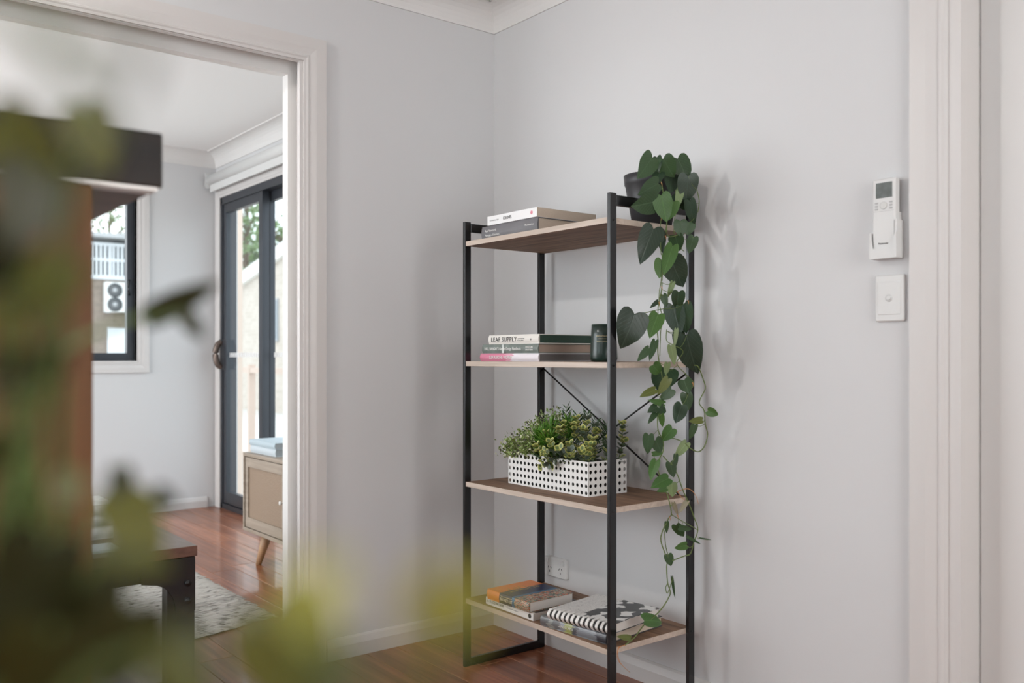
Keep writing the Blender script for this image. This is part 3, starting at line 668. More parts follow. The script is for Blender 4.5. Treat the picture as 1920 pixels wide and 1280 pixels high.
def blade(q, p, d, n_, L, w, mi, uvlo=0.):   # one flat pointed-oval leaf
    d = d.normalized(); x = d.cross(n_)
    if x.length < 1e-4: x = d.cross(Vector((1, .3, 0)))
    x.normalize(); nn = x.cross(d)
    pts = [p, p+d*L*.35+x*w*.5+nn*L*.04, p+d*L*.7+x*w*.42+nn*L*.02, p+d*L, p+d*L*.7-x*w*.42+nn*L*.02, p+d*L*.35-x*w*.5+nn*L*.04, p+d*L*.5-nn*L*.05]
    uv = [(1, 0), (1, .3), (1, .7), (1, 1), (1, .7), (1, .3), (uvlo, .5)]
    q.add(pts, [(6, 0, 1), (6, 1, 2), (6, 2, 3), (6, 3, 4), (6, 4, 5), (6, 5, 0)], mi, True, uv)
def rv(s=1.): return Vector((random.uniform(-s, s), random.uniform(-s, s), random.uniform(-s, s)))
def sprig(kind, base, tip, name):
    q = MB(); base = Vector(base); tip = Vector(tip); midp = (base+tip)/2+rv(.008); pts = smooth([base, midp, tip], 6)
    q.tube(pts, .0011, 5, 0, r1=.0006); mats = [STEM]
    Ln = (tip-base).length; ax = (tip-base).normalized()
    if kind == 'tiny':
        mats += [FM['tiny'], FM['tiny2'], FM['purple']]
        for k_ in range(230):
            t = random.random()**.7; p = pts[int(t*(len(pts)-1))]+rv(.006+.022*t); d = (ax*.6+rv(1)).normalized()
            mi = 1 if random.random() < .72 else (2 if random.random() < .7 else 3)
            blade(q, p, d, rv(1), random.uniform(.007, .014), random.uniform(.004, .0075), mi)
    elif kind == 'grass':
        mats += [FM['grass']]
        for k_ in range(80):
            t = random.uniform(.1, 1); p = pts[int(t*(len(pts)-1))]; d = (ax*1.0+rv(.9)).normalized(); d.z += .2
            blade(q, p+rv(.004), d, rv(1), random.uniform(.035, .06), random.uniform(.003, .005), 1)
    elif kind == 'fern':
        mats += [FM['fern']]
        for k_ in range(24):
            t = .25+.75*k_/24; p = pts[int(t*(len(pts)-1))]; sd = ax.cross(Vector((.6, -.75, .1))).normalized()*(1 if k_ % 2 else -1)
            blade(q, p, ax*.9+sd*.75+rv(.25), rv(1), random.uniform(.02, .032), random.uniform(.004, .0065), 1)
    else:
        mats += [FM['euc'], FM['euc2']]
        K = max(4, int(Ln/.012))
        for k_ in range(K):
            t = .12+.88*k_/(K-1); p = pts[int(t*(len(pts)-1))]; a0 = k_*1.3; u = ax.cross(Vector((.3, .9, .2))).normalized(); v = ax.cross(u)
            yel = 1 if random.random() < .25+.5*t else 2
            for sgn in (0, PI, PI/2, -PI/2):
                if k_ < K-2 and sgn in (PI/2, -PI/2): continue
                d = u*math.cos(a0+sgn)+v*math.sin(a0+sgn)+ax*(.35+.5*t)
                blade(q, p, d, ax, random.uniform(.018, .026), random.uniform(.016, .021), yel)
    return q.build(name, mats, pt)
# positions in the planter: u along the front (0..1), height above the rim, lean
for (u, w_, du, dw, dh) in [(.05, .25, -.02, -.02, .035), (.06, .6, -.01, 0, .075), (.12, .3, -.01, -.01, .06), (.14, .7, 0, .0, .10), (.19, .2, 0, -.015, .065), (.20, .55, 0, 0, .11), (.26, .3, .01, -.01, .08), (.28, .7, .01, 0, .115), (.33, .5, 0, 0, .10), (.03, .15, -.025, -.02, .015), (.36, .75, .0, .01, .105), (.10, .05, -.01, -.02, .03), (.24, .06, .0, -.02, .04), (.09, .8, .0, .0, .11), (.17, .4, -.01, -.01, .09), (.31, .15, .0, -.015, .055), (.22, .8, .0, .0, .13), (.02, .5, -.02, .0, .045)]:
    p0 = (u*PLn, w_*PWd, hgt-.015); sprig('tiny', p0, (p0[0]+du*1.2, p0[1]+dw, hgt+dh), 'filler_sprig')
for (u, w_, du, dw, dh) in [(.44, .3, .0, -.03, .07), (.42, .5, -.03, -.01, .085), (.46, .6, .02, 0, .085), (.40, .3, -.02, -.03, .055), (.49, .2, .01, -.03, .05), (.43, .7, .0, .0, .10)]:
    p0 = (u*PLn, w_*PWd, hgt-.015); sprig('grass', p0, (p0[0]+du, p0[1]+dw, hgt+dh), 'grass_tuft')
for (u, w_, du, dw, dh) in [(.42, .7, .0, .0, .155), (.46, .8, .02, .0, .13), (.55, .75, .0, .0, .125), (.62, .75, .015, 0, .14), (.66, .8, .03, .0, .12), (.70, .8, .05, 0, .10), (.86, .8, .0, 0, .11), (.92, .7, .0, 0, .09), (.50, .1, -.03, -.02, .005)]:
    p0 = (u*PLn, w_*PWd, hgt-.015); sprig('fern', p0, (p0[0]+du, p0[1]+dw, hgt+dh), 'fern_sprig')
for (u, w_, du, dw, dh) in [(.52, .2, -.01, -.03, .07), (.55, .5, -.005, -.02, .10), (.60, .3, .0, -.03, .085), (.62, .6, .0, -.01, .115), (.68, .4, .01, -.02, .10), (.74, .5, .02, -.01, .12), (.78, .3, .03, -.02, .09), (.82, .5, .02, 0, .10), (.60, .1, -.01, -.045, .02), (.54, .08, -.02, -.04, .035), (.57, .04, -.015, -.035, -.025), (.62, .04, .0, -.03, -.015), (.72, .1, .01, -.04, .03), (.80, .12, .02, -.035, .03), (.85, .3, .03, -.01, .06), (.88, .1, .02, -.02, .03), (.84, .55, .01, -.01, .075), (.90, .35, .01, -.01, .06), (.78, .15, .0, -.02, .045), (.92, .2, .01, -.01, .045), (.93, .6, .015, .01, .085), (.96, .85, .01, .01, .105), (.97, .5, .02, .0, .06), (.97, .9, .015, .0, .05), (.66, .05, .0, -.04, .05)]:
    p0 = (u*PLn, w_*PWd, hgt-.015 if dh > .0 else hgt+.004); sprig('euc', p0, (p0[0]+du, p0[1]+dw, hgt+dh), 'variegated_sprig')

# ================================================================== HANGING PHILODENDRON
OUT = [(0, 0), (.12, -.09), (.27, -.13), (.41, -.075), (.49, .07), (.505, .25), (.465, .45), (.36, .66), (.18, .86), (0, 1.0)]
MIDV = [0, .02, .05, .10, .20, .34, .51, .70, .87, 1.0]
def leaf_mesh(name, m, fold=.22, droop=.18, wave=.03, seed=0):
    rnd = random.Random(seed); q = MB(); vs = []; uv = []
    cols = [-1, -.55, 0, .55, 1]; n = len(OUT)
    for i in range(n):
        for c in cols:
            a_ = abs(c); x = OUT[i][0]*c; v = MIDV[i]*(1-a_)+OUT[i][1]*a_
            zz = fold*abs(x)-.0-droop*v*v*1.0-.28*abs(x)**2.2+wave*math.sin(v*9+seed)*a_
            vs.append((x, v, zz)); uv.append((x+.5, v))
    fs = [(i*5+k, i*5+k+1, (i+1)*5+k+1, (i+1)*5+k) for i in range(n-1) for k in range(4)]
    q.add(vs, fs, 0, True, uv); return q.mesh(name, m)
LM = {'d': leafmat('leaf_dark_green', (.016, .036, .017), (.024, .055, .022)), 'm': leafmat('leaf_mid_green', (.028, .062, .022), (.040, .085, .030)),
      'b': leafmat('leaf_bright_green', (.045, .115, .022), (.070, .15, .035)), 'p': leafmat('leaf_pale_green', (.17, .24, .10), (.22, .29, .14)),
      'o': leafmat('leaf_olive', (.10, .12, .025), (.13, .16, .04)), 't': leafmat('leaf_tan', (.24, .22, .15), (.30, .27, .19)), 'g': leafmat('leaf_grey_sheen', (.024, .042, .027), (.032, .054, .034), rough=.36)}
LMESH = {(k_, s_): leaf_mesh('leaf', LM[k_], fold=.12+.09*s_, droop=.10+.12*s_, seed=s_) for k_ in LM for s_ in range(3)}
def put_leaf(parent, p0, p1, width, key, rnd, roll=None, name='leaf', facing=None):
    y_ = (p1-p0); L = y_.length; y_.normalize()
    nv = (facing or (CAM-p0)).normalized(); x_ = y_.cross(nv).normalized(); z_ = x_.cross(y_)
    roll = rnd.uniform(-.45, .45) if roll is None else roll
    M = Matrix((x_, y_, z_)).transposed().to_4x4() @ Matrix.Rotation(roll, 4, 'Y')
    o = bpy.data.objects.new(name, LMESH[(key, rnd.randrange(3))]); COL.objects.link(o); o.parent = parent
    S = Matrix.Diagonal((width/max(.6, math.cos(roll)), L, width, 1))
    o.matrix_local = Matrix.Translation(p0-parent.location) @ M @ S
    return o
zt = SZ[3]
pc = Vector((.950, -.1185, zt))
ph = thing('trailing_philodendron', pc, 'heart leaved plant in a black pot on the top shelf board, trailing far down', 'potted plant')
POT = mat('black_plastic_pot', (.035, .036, .040), .45, bump=.08, bscale=20)
MB().lathe([(.052, 0), (.058, .002), (.074, .09), (.081, .128), (.083, .130), (.0855, .158), (.083, .158), (.080, .140), (.079, .138)], 48).build('pot', POT, ph)
MB().lathe([(.001, .139), (.0795, .138)], 32, cap=False).build('soil', mat('potting_soil', (.03, .022, .016), .95, bump=.8, bscale=60), ph)
Zo = {1: 270, 2: 470, 3: 660, 4: 860, 5: 1060}; KS = 220/1280
def zp(zn, x, y): return (1140+x*KS, Zo[zn]+y*KS)
def pdepth(px):
    d = ray(px, 600)
    t = (1.072-CAM.x)/d.x            # stays clear of the side frame of the shelf
    return min(t, 2.60)
def P3(zn, x, y, dd=0.): px, py = zp(zn, x, y); return at(px, py, pdepth(px)+dd)
rnd = random.Random(11)
LEAVES = [ # zoom, notch, tip, width, colour, depth offset
 (1,480,150,350,362,190,'m',.02),(1,605,160,715,365,190,'m',.0),(1,535,145,545,300,95,'d',.03),(1,760,160,885,385,185,'m',.02),(1,872,345,868,640,205,'g',-.01),(1,895,620,930,880,120,'d',.0),
 (1,545,430,335,555,165,'m',-.005),(1,515,625,285,690,215,'m',-.02),(1,580,560,645,850,190,'b',-.035),(1,715,630,650,835,140,'b',-.02),(1,790,490,755,705,80,'p',.0),(1,800,600,880,725,130,'d',.03),
 (1,560,320,520,420,120,'d',.02),(1,700,340,690,520,150,'d',.03),(1,770,560,720,700,120,'d',.03),
 (1,790,840,800,1015,140,'m',.0),(1,885,855,870,995,135,'m',.01),(1,495,930,360,1275,225,'g',-.02),(1,590,980,585,1180,85,'d',.01),(1,735,1000,775,1165,150,'m',.01),(1,705,1115,605,1430,140,'b',-.02),(1,935,1015,880,1195,110,'m',.0),
 (2,690,95,815,400,255,'g',.01),(2,585,100,560,300,135,'b',.0),(2,705,345,655,515,55,'p',.0),(2,600,480,640,610,75,'m',.0),(2,770,450,755,645,135,'d',-.01),(2,545,550,460,622,45,'d',.0),
 (2,285,690,185,1058,305,'g',.0),(2,545,700,455,940,160,'b',-.015),(2,705,590,780,930,205,'d',.02),(2,830,580,850,905,165,'d',.0),(2,745,860,730,1050,45,'p',-.01),(2,770,900,800,1100,130,'d',.02),(2,860,920,945,1355,270,'g',-.01),
 (2,445,1065,320,1205,80,'m',.0),(2,515,985,450,1200,75,'m',-.01),(2,690,1040,725,1250,85,'p',-.02),
 (3,490,140,590,255,130,'b',-.015),(3,650,120,630,255,65,'p',-.02),(3,640,195,555,430,255,'d',.02),(3,515,410,350,480,80,'o',-.01),(3,655,290,550,465,95,'o',-.02),(3,690,405,585,520,120,'m',-.01),
 (3,605,560,450,525,65,'b',.0),(3,535,600,448,640,90,'d',.0),(3,560,605,640,655,95,'d',.0),(3,525,660,440,772,60,'m',.0),(3,580,680,595,820,62,'b',.0),(3,700,835,590,965,130,'b',-.01),
 (3,830,305,885,450,145,'m',.0),(3,850,450,885,635,120,'m',.0),(3,805,580,730,775,145,'d',-.01),(3,1090,640,1208,692,92,'b',.0),(3,1025,740,880,756,72,'o',-.01),(3,945,790,892,955,72,'m',.0),
 (3,445,905,428,1112,112,'m',-.01),(3,520,960,590,1095,122,'m',-.01),(3,855,990,735,1150,95,'p',.0),(3,490,1110,605,1100,52,'b',.0),(3,740,1120,735,1260,50,'m',.0),(3,525,1190,455,1385,98,'b',-.01),
 (4,680,40,718,205,102,'m',.0),(4,655,215,475,300,125,'b',-.02),(4,635,320,542,350,65,'b',-.01),(4,700,262,690,422,110,'p',.0),(4,862,462,770,592,52,'t',.0),(4,715,480,762,622,45,'t',.0),(4,640,690,640,812,48,'m',.0),
 (4,745,722,822,862,102,'m',.0),(4,780,750,922,772,62,'m',-.01),(4,868,850,1015,932,30,'m',-.01),(4,855,940,728,980,78,'b',.0),(4,655,1045,690,1172,92,'m',.0),(4,1000,862,1132,884,16,'m',.0),
 (5,395,600,622,592,140,'b',.0),(5,245,792,98,772,62,'o',.0),(5,700,130,728,362,28,'m',.0)]
VINES = [
 [(1,560,330),(1,600,520),(1,600,700),(1,578,820),(1,572,1000),(1,578,1190),(2,590,60),(2,582,300),(2,560,450),(2,558,560),(2,572,640),(2,603,760),(2,576,860),(2,570,1000),(2,565,1150)],
 [(1,700,420),(1,660,640),(1,640,880),(1,620,1010),(1,600,1180),(2,600,60),(2,590,320),(2,582,440),(2,548,600),(2,545,750),(2,532,850),(2,545,960),(2,543,1100),(2,555,1200),(3,560,130),(3,590,270),(3,596,420),(3,560,520),(3,543,620),(3,540,760),(3,550,860),(3,600,970),(3,600,1080),(3,550,1180),(4,540,70),(4,552,150),(4,605,310),(4,650,400),(4,692,590),(4,660,650),(4,590,800),(4,578,900),(4,630,1050),(4,652,1100),(5,640,10),(5,650,180),(5,680,290),(5,660,350),(5,600,450),(5,510,550),(5,400,640),(5,290,780),(5,185,868)],
 [(2,640,860),(2,640,980),(2,720,1030),(2,820,1100),(3,750,120),(3,850,240),(3,935,340),(3,880,440)],
 [(2,940,1250),(3,985,160),(3,1040,300),(3,1060,400),(3,995,545),(3,1050,640),(3,1060,780),(3,1086,900),(3,1050,1030),(3,985,1085),(3,900,1050),(3,830,985),(3,720,940),(3,640,930)],
 [(3,600,1130),(3,670,1210),(4,690,50),(4,760,180),(4,820,350),(4,880,480),(4,940,640),(4,980,770),(4,940,900),(4,900,1030),(4,830,1060),(4,700,1110)],
 [(4,690,605),(4,820,685),(4,920,740),(4,980,775)],
 [(4,612,780),(4,630,950),(4,655,1050)],
 [(1,730,400),(1,740,560),(1,760,650),(1,725,830),(1,720,980)],
 [(1,970,500),(1,995,620),(1,980,740)],
 [(2,330,700),(2,470,660),(2,620,630)],
 [(1,640,880),(1,660,1010),(1,810,990),(1,800,1130),(1,830,1170)],
 [(5,655,190),(5,630,240),(5,650,300),(5,700,160)]]
VM = mat('vine_green', (.12, .17, .045), .55); RT = mat('aerial_root_orange', (.55, .25, .10), .6)
vpts = []
for k_, vl in enumerate(VINES):
    pts = []
    for (zn, x, y) in vl:
        p = P3(zn, x, y, rnd.uniform(-.006, .010)+(.05 if (zn == 1 and y < 450) else 0)); pts.append(p)
    sp = smooth(pts, 6); vpts += sp
    MB().tube([p-pc for p in sp], .0017 if k_ in (1, 3, 4) else .0013, 6).build('vine', VM, ph)
q = MB()
for (zn, x0, y0, x1, y1, w_, key, dd) in LEAVES:
    px, py = zp(zn, x0, y0); d0 = pdepth(px)+dd; p0 = at(px, py, d0); qx, qy = zp(zn, x1, y1); p1 = at(qx, qy, min(pdepth(qx), d0+.03)+dd*.5+rnd.uniform(-.012, .008))
    if zn == 5 and y0 > 500: p0 = P3(zn, x0, y0); p1 = P3(zn, x1, y1)
    put_leaf(ph, p0, p1, 1.12*w_*KS*d0/FPX, key, rnd)
    near = min(vpts, key=lambda v: (v-p0).length)
    if (near-p0).length < .075:
        md = (near+p0)/2+Vector((0, 0, -.006)); q.tube([v-pc for v in smooth([p0, md, near], 5)], .0008, 5)
    elif zn == 1 and y0 < 700:
        src = pc+Vector((0.02, -.03, .14)); md = (src+p0)/2+Vector((.0, 0, .03)); q.tube([v-pc for v in smooth([p0, md, src], 6)], .0012, 5)
q.build('petioles', VM, ph)
for pl in ([(4,750,360),(4,850,325),(4,920,350),(4,970,430),(4,985,490)], [(4,760,360),(4,800,420),(4,840,450)], [(5,185,868),(5,130,890),(5,100,950),(5,115,1040),(5,205,1135)], [(5,150,880),(5,110,900),(5,112,1000),(5,150,1080),(5,240,1165)]):
    MB().tube(smooth([P3(*p)-pc for p in pl], 5), .0013, 5, r1=.0006).build('aerial_root', RT, ph)
for (zn, x, y) in [(1,580,420),(1,700,650),(1,575,790),(1,625,1000),(2,582,390),(2,555,560),(2,535,690),(2,870,540),(3,920,330),(4,755,610),(4,670,630)]:
    p = P3(zn, x, y, -.01)-pc; q = MB().tube([p, p+Vector((.003, 0, -.004)), p+Vector((.001, .002, -.011))], .0016, 5, r1=.0006); q.build('aerial_root', RT, ph)

# ================================================================== LIVING ROOM FURNITURE
OAK = wood('pale_oak', (.29, .235, .18), (.40, .33, .265), .45, (3, 40, 40)); OAKL = wood('warm_oak_leg', (.42, .25, .14), (.54, .34, .20), .45, (3, 40, 40), ax='Z')
def rattan():
    m, t, p = new_mat('woven_rattan'); tc = t.nodes.new('ShaderNodeTexCoord'); mp = t.nodes.new('ShaderNodeMapping'); mp.inputs['Scale'].default_value = (1, 1, 1)
    t.links.new(tc.outputs['Object'], mp.inputs['Vector'])
    w1_ = t.nodes.new('ShaderNodeTexWave'); w1_.inputs['Scale'].default_value = 42; w1_.bands_direction = 'X'; w2_ = t.nodes.new('ShaderNodeTexWave'); w2_.inputs['Scale'].default_value = 52; w2_.bands_direction = 'Z'
    for w_ in (w1_, w2_): w_.inputs['Distortion'].default_value = 2.5; t.links.new(mp.outputs['Vector'], w_.inputs['Vector'])
    a = t.nodes.new('ShaderNodeMath'); a.operation = 'MULTIPLY'; t.links.new(w1_.outputs['Fac'], a.inputs[0]); t.links.new(w2_.outputs['Fac'], a.inputs[1])
    r = t.nodes.new('ShaderNodeValToRGB'); r.color_ramp.elements[0].color = (.25, .175, .12, 1); r.color_ramp.elements[1].position = .6; r.color_ramp.elements[1].color = (.43, .325, .24, 1)
    t.links.new(a.outputs[0], r.inputs[0]); t.links.new(r.outputs[0], p.inputs['Base Color']); p.inputs['Roughness'].default_value = .7
    b = t.nodes.new('ShaderNodeBump'); b.inputs['Strength'].default_value = .5; b.inputs['Distance'].default_value = .003; t.links.new(a.outputs[0], b.inputs['Height']); t.links.new(b.outputs[0], p.inputs['Normal'])
    return m
RAT = rattan()
cx0, cx1, cy0, cy1, cz0, cz1 = -1.645, -.16, -.37, .03, .163, .560
tv = thing('media_cabinet', (cx0, cy0, 0), 'pale oak media cabinet with woven rattan doors standing before the sliding glass door', 'cabinet')
CL = cx1-cx0
q = MB().box(0, CL, 0, .40, cz1-.018, cz1).box(0, CL, 0, .40, cz0, cz0+.018).box(0, .018, 0, .40, cz0+.018, cz1-.018).box(CL-.018, CL, 0, .40, cz0+.018, cz1-.018).box(.018, CL-.018, .385, .40, cz0+.018, cz1-.018)
q.box(CL/3-.009, CL/3+.009, .02, .385, cz0+.018, cz1-.018).box(CL*2/3-.009, CL*2/3+.009, .02, .385, cz0+.018, cz1-.018)
q.build('carcass', OAK, tv, .0015)
for k_ in range(3):
    x0 = .022+k_*(CL-.044)/3+.002; x1 = .022+(k_+1)*(CL-.044)/3-.002; s = .048
    q = MB().box(x0, x0+s*.7, .004, .022, cz0+.022, cz1-.022).box(x1-s*.7, x1, .004, .022, cz0+.022, cz1-.022).box(x0+s*.7, x1-s*.7, .004, .022, cz0+.022, cz0+.022+s*1.05).box(x0+s*.7, x1-s*.7, .004, .022, cz1-.022-s, cz1-.022)
    dr = q.build('door', OAK, tv, .001)
    MB().box(x0+s*.7, x1-s*.7, .012, .016, cz0+.022+s*1.05, cz1-.022-s).build('rattan_panel', RAT, dr)
    MB().lathe([(.005, 0), (.005, .01), (.010, .014), (.010, .02), (.004, .022)], 14).build('knob', mat('white_knob', (.8, .78, .74), .3), dr).matrix_local = Matrix.Translation((x1-.013, .004, (cz0+cz1)/2)) @ Matrix.Rotation(PI/2, 4, 'X')
for (x, y, dx, dy) in ((.17, .06, -.055, -.025), (.17, .34, -.055, .025), (CL-.17, .06, .055, -.025), (CL-.17, .34, .055, .025)):
    MB().tube([(x, y, cz0), (x+dx, y+dy, 0)], .027, 16, r1=.014).build('leg', OAKL, tv)
BLU = plain('pale_blue_cover', (.46, .55, .60), .5); BLU2 = plain('ice_blue_cover', (.56, .62, .66), .5)
def pal_book(nm, lab, p, r, L, Wd, T, cm): return book(nm, lab, p, r, L, Wd, T, cm, mat('blue_grey_pages', (.42, .47, .50), .7), group=None)
bx = on(471, 853, 1, -.335); bz = cz1
pal_book('coffee_table_book', 'ice blue book lying on the rattan media cabinet under another blue book', (bx.x-.005, -.335, bz), 0, .31, .24, .036, BLU2)
pal_book('coffee_table_book', 'pale blue book on top of the ice blue book on the rattan media cabinet', (bx.x-.01, -.338, bz+.0365), 0, .315, .245, .030, BLU)

# rug: ridged woven rows, ragged edge
RUGM, t, p = new_mat('woven_wool_jute')
tc = t.nodes.new('ShaderNodeTexCoord'); mp = t.nodes.new('ShaderNodeMapping'); mp.inputs['Scale'].default_value = (120, 26, 20); nn = t.nodes.new('ShaderNodeTexNoise'); nn.inputs['Scale'].default_value = 1; nn.inputs['Detail'].default_value = 4
t.links.new(tc.outputs['Object'], mp.inputs['Vector']); t.links.new(mp.outputs[0], nn.inputs['Vector']); r = t.nodes.new('ShaderNodeValToRGB')
r.color_ramp.elements[0].position = .30; r.color_ramp.elements[0].color = (.16, .15, .135, 1); r.color_ramp.elements[1].position = .45; r.color_ramp.elements[1].color = (.56, .54, .50, 1)
t.links.new(nn.outputs['Fac'], r.inputs[0])
wv = t.nodes.new('ShaderNodeTexWave'); wv.inputs['Scale'].default_value = 14.3; wv.inputs['Distortion'].default_value = 1.2; wv.inputs['Detail'].default_value = 2; wv.inputs['Detail Scale'].default_value = 3; wv.bands_direction = 'X'; t.links.new(tc.outputs['Object'], wv.inputs['Vector'])
wr2 = t.nodes.new('ShaderNodeMapRange'); wr2.inputs[1].default_value = .0; wr2.inputs[2].default_value = .35; wr2.inputs[3].default_value = .55; wr2.inputs[4].default_value = 1.; t.links.new(wv.outputs['Fac'], wr2.inputs[0])  # groove shade between the rows, painted into the rug colour
vm = t.nodes.new('ShaderNodeVectorMath'); vm.operation = 'SCALE'; t.links.new(r.outputs[0], vm.inputs[0]); t.links.new(wr2.outputs[0], vm.inputs['Scale']); t.links.new(vm.outputs[0], p.inputs['Base Color']); p.inputs['Roughness'].default_value = .95
rg = MB(); RX0, RX1, RY0, RY1 = -2.75, -.50, -2.55, -.64; pitch = .022; nrow = int((RX1-RX0)/pitch)
rr = random.Random(3); vs = []; ns = 60
for i in range(nrow*3+1):
    ph_ = i % 3; x = RX0+i*pitch/3
    zz = [.004, .016, .013][ph_]; rrow = rr.uniform(-.012, .012)
    for j in range(ns+1):
        y = RY0+(RY1-RY0)*j/ns; e = 0
        if j == ns or j == 0: e = rrow*(1 if j else -1)
        xx = x-(max(0, (y-(-1.0)))*.27*max(0, min(1, (x+1.0)/.5)))
        vs.append((xx+rr.uniform(-.002, .002), y+e, 0.0005 if j in (0, ns) else zz+rr.uniform(-.003, .003)))
fs = [(i*(ns+1)+j, (i+1)*(ns+1)+j, (i+1)*(ns+1)+j+1, i*(ns+1)+j+1) for i in range(nrow*3) for j in range(ns)]
rg.add(vs, fs, 0, True); ro = rg.build('rug', RUGM); tag(ro, 'woven cream and grey rug on the wooden floor of the living room', 'rug')

# coffee table with steel corner brackets
tc0 = at(370.5, 1022, 2.62)
TXR, TYR, TZ = tc0.x, tc0.y, tc0.z
ct = thing('coffee_table', (TXR, TYR, 0), 'industrial coffee table with a dark timber top and black steel legs, in the opening', 'table')
TTOP = wood('dark_walnut_top', (.085, .062, .05), (.19, .145, .12), .42, (4, 30, 30)); TEDGE = wood('red_brown_edge', (.10, .04, .025), (.17, .075, .05), .4, (4, 30, 30))
TLn, TWd = 1.25, .66
q = MB().box(-TLn, 0, -TWd, 0, TZ-.030, TZ); q.mi = [0, 0, 1, 1, 1, 1]; q.build('tabletop', [TTOP, TEDGE], ct, .002)
q = MB(); az = TZ-.03-.06
q.box(-TLn+.02, -.008, -.030, -.012, az, TZ-.031).box(-TLn+.02, -.008, -TWd+.012, -TWd+.030, az, TZ-.031).box(-.024, -.008, -TWd+.03, -.03, az, TZ-.031).box(-TLn+.02, -TLn+.036, -TWd+.03, -.03, az, TZ-.031)
q.build('apron', BLK, ct)
LWd, LDp = .078, .05
for sx_ in (0, 1):
    for sy_ in (0, 1):
        x1 = -.006 if sx_ == 0 else -TLn+.006+LDp; y1 = -.006 if sy_ == 0 else -TWd+.006+LWd
        lg = MB().box(x1-LDp, x1, y1-LWd, y1, (0 if sx_ == 0 else .0205), TZ-.031).build('leg', BLK, ct, .002)
        # quarter-round gusset plate with two bolts on the outer face
        xo = x1 if sx_ == 0 else x1-LDp-.004
        yo = y1 if sy_ == 0 else y1-LWd; sg = -1 if sy_ == 0 else 1
        R_ = .155
        pr = [(yo, TZ-.032), (yo, TZ-.032-R_), (yo+sg*.03, TZ-.032-R_)]
        for i in range(7):
            a = i/6*PI/2; pr.append((yo+sg*(.055+.07*(1-math.cos(a))), TZ-.032-R_+.005+(R_-.07)*math.sin(a)))
        pr.append((yo+sg*.15, TZ-.032-.06)); pr.append((yo+sg*.15, TZ-.032))
        MB().prism(pr, 'X', xo, xo+.004).build('gusset_plate', BLK, lg)
        bq_ = MB()
        for zz in (TZ-.105, TZ-.155):
            bq_.rod((xo+(.004 if sx_ == 0 else -.004), yo+sg*.022, zz), (xo+(.011 if sx_ == 0 else -.007), yo+sg*.022, zz), .009, 12)
        bq_.build('bolts', BLK, lg)
q = MB().box(-TLn+.06, -.06, -TWd+.01, -.012, .085, .108); q.build('lower_shelf', TTOP, ct, .002)
# books and a tray on the coffee table
s0 = on(212, 1008, 2, TZ)
GB = [plain('grey_white_cover', (.50, .52, .54), .5, var=.25, vscale=30), plain('cool_white_cover', (.60, .63, .66), .5, var=.2, vscale=25), plain('linen_white_cover', (.58, .59, .58), .6, var=.25, vscale=40)]
for k_, (lab, dz, T) in enumerate((('bluish white book at the bottom of the stack on the coffee table', 0, .036), ('grey white book in the middle of the stack on the coffee table', .0365, .034), ('mottled pale book on top of the stack on the coffee table', .071, .032))):
    book('magazine_book', lab, (s0.x, s0.y-.26+.004*k_, TZ+dz), PI/2, .26, .20, T, GB[(1, 0, 2)[k_]], PAGEW, cat='book')
s1 = on(222, 1019, 2, TZ)
ty = thing('small_tray', (s1.x+.055, s1.y-.10, TZ), 'small flat pale blue tray on the coffee table in front of the books', 'tray')
plate(.10, .16, .008, .012).build('tray_body', plain('pale_blue_ceramic', (.45, .52, .55), .3), ty).matrix_local = Matrix.Translation((0, 0, 0)) @ Matrix.Rotation(-PI/2, 4, 'X')

# ================================================================== BAR CABINET (left foreground)
k0 = at(305.5, 353, 1.20); kz0, kz1 = k0.z, at(305, 250, 1.20).z
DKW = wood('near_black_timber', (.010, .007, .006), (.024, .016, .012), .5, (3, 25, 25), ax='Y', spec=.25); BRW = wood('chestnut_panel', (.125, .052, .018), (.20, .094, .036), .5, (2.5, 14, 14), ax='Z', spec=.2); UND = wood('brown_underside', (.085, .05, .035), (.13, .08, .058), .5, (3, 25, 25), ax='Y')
bc = thing('bar_cabinet', (k0.x, k0.y, 0), 'tall chestnut timber bar cabinet with a thick dark overhanging top at the left edge', 'cabinet')
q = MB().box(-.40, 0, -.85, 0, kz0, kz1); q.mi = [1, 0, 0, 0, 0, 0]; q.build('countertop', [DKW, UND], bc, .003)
MB().box(-.035, -.0005, -.80, -.006, kz0-.004, kz0-.0002).build('reflection_strip', mat('pale_reflection', (.62, .58, .55), .3, metal=.2), bc)  # pale strip added for the bright reflection along the underside's front edge
sd = on(175, 700, 0, k0.x-.004)
MB().box(-.25, -.004, -.80, sd.y-k0.y, .0, kz0-.0045).build('cabinet_body', BRW, bc, .003)
MB().box(-.24, -.0, -.79, sd.y-k0.y-.012, .02, .08).build('kick_plate', DKW, bc)

# ================================================================== FOREGROUND TRAILING PLANT (close to the lens)
pp = at(20, 1290, .36); base = Vector((pp.x, pp.y, .86))
fp = thing('ivy_plant', Vector((pp.x, pp.y, .62)), 'out of focus yellow green leafy plant very close to the camera at the lower left', 'potted plant')
f0 = fp.location
MB().lathe([(.055, 0), (.062, .004), (.080, .16), (.082, .165), (.078, .165), (.075, .15)], 32).build('pot', mat('terracotta_pot', (.35, .16, .09), .7), fp)
MB().lathe([(.001, .15), (.0755, .15)], 24, cap=False).build('soil', mat('dark_soil', (.03, .022, .016), .95), fp)
st = thing('plant_stand', (pp.x, pp.y, 0), 'slim round topped plant stand under the close leafy plant', 'plant stand')
MB().lathe([(.10, .598), (.10, .618)], 32).build('top', DKW, st)
for k_ in range(3):
    a = k_*2*PI/3; MB().tube([(.06*math.cos(a), .06*math.sin(a), .598), (.13*math.cos(a), .13*math.sin(a), 0)], .011, 10).build('leg', DKW, st)
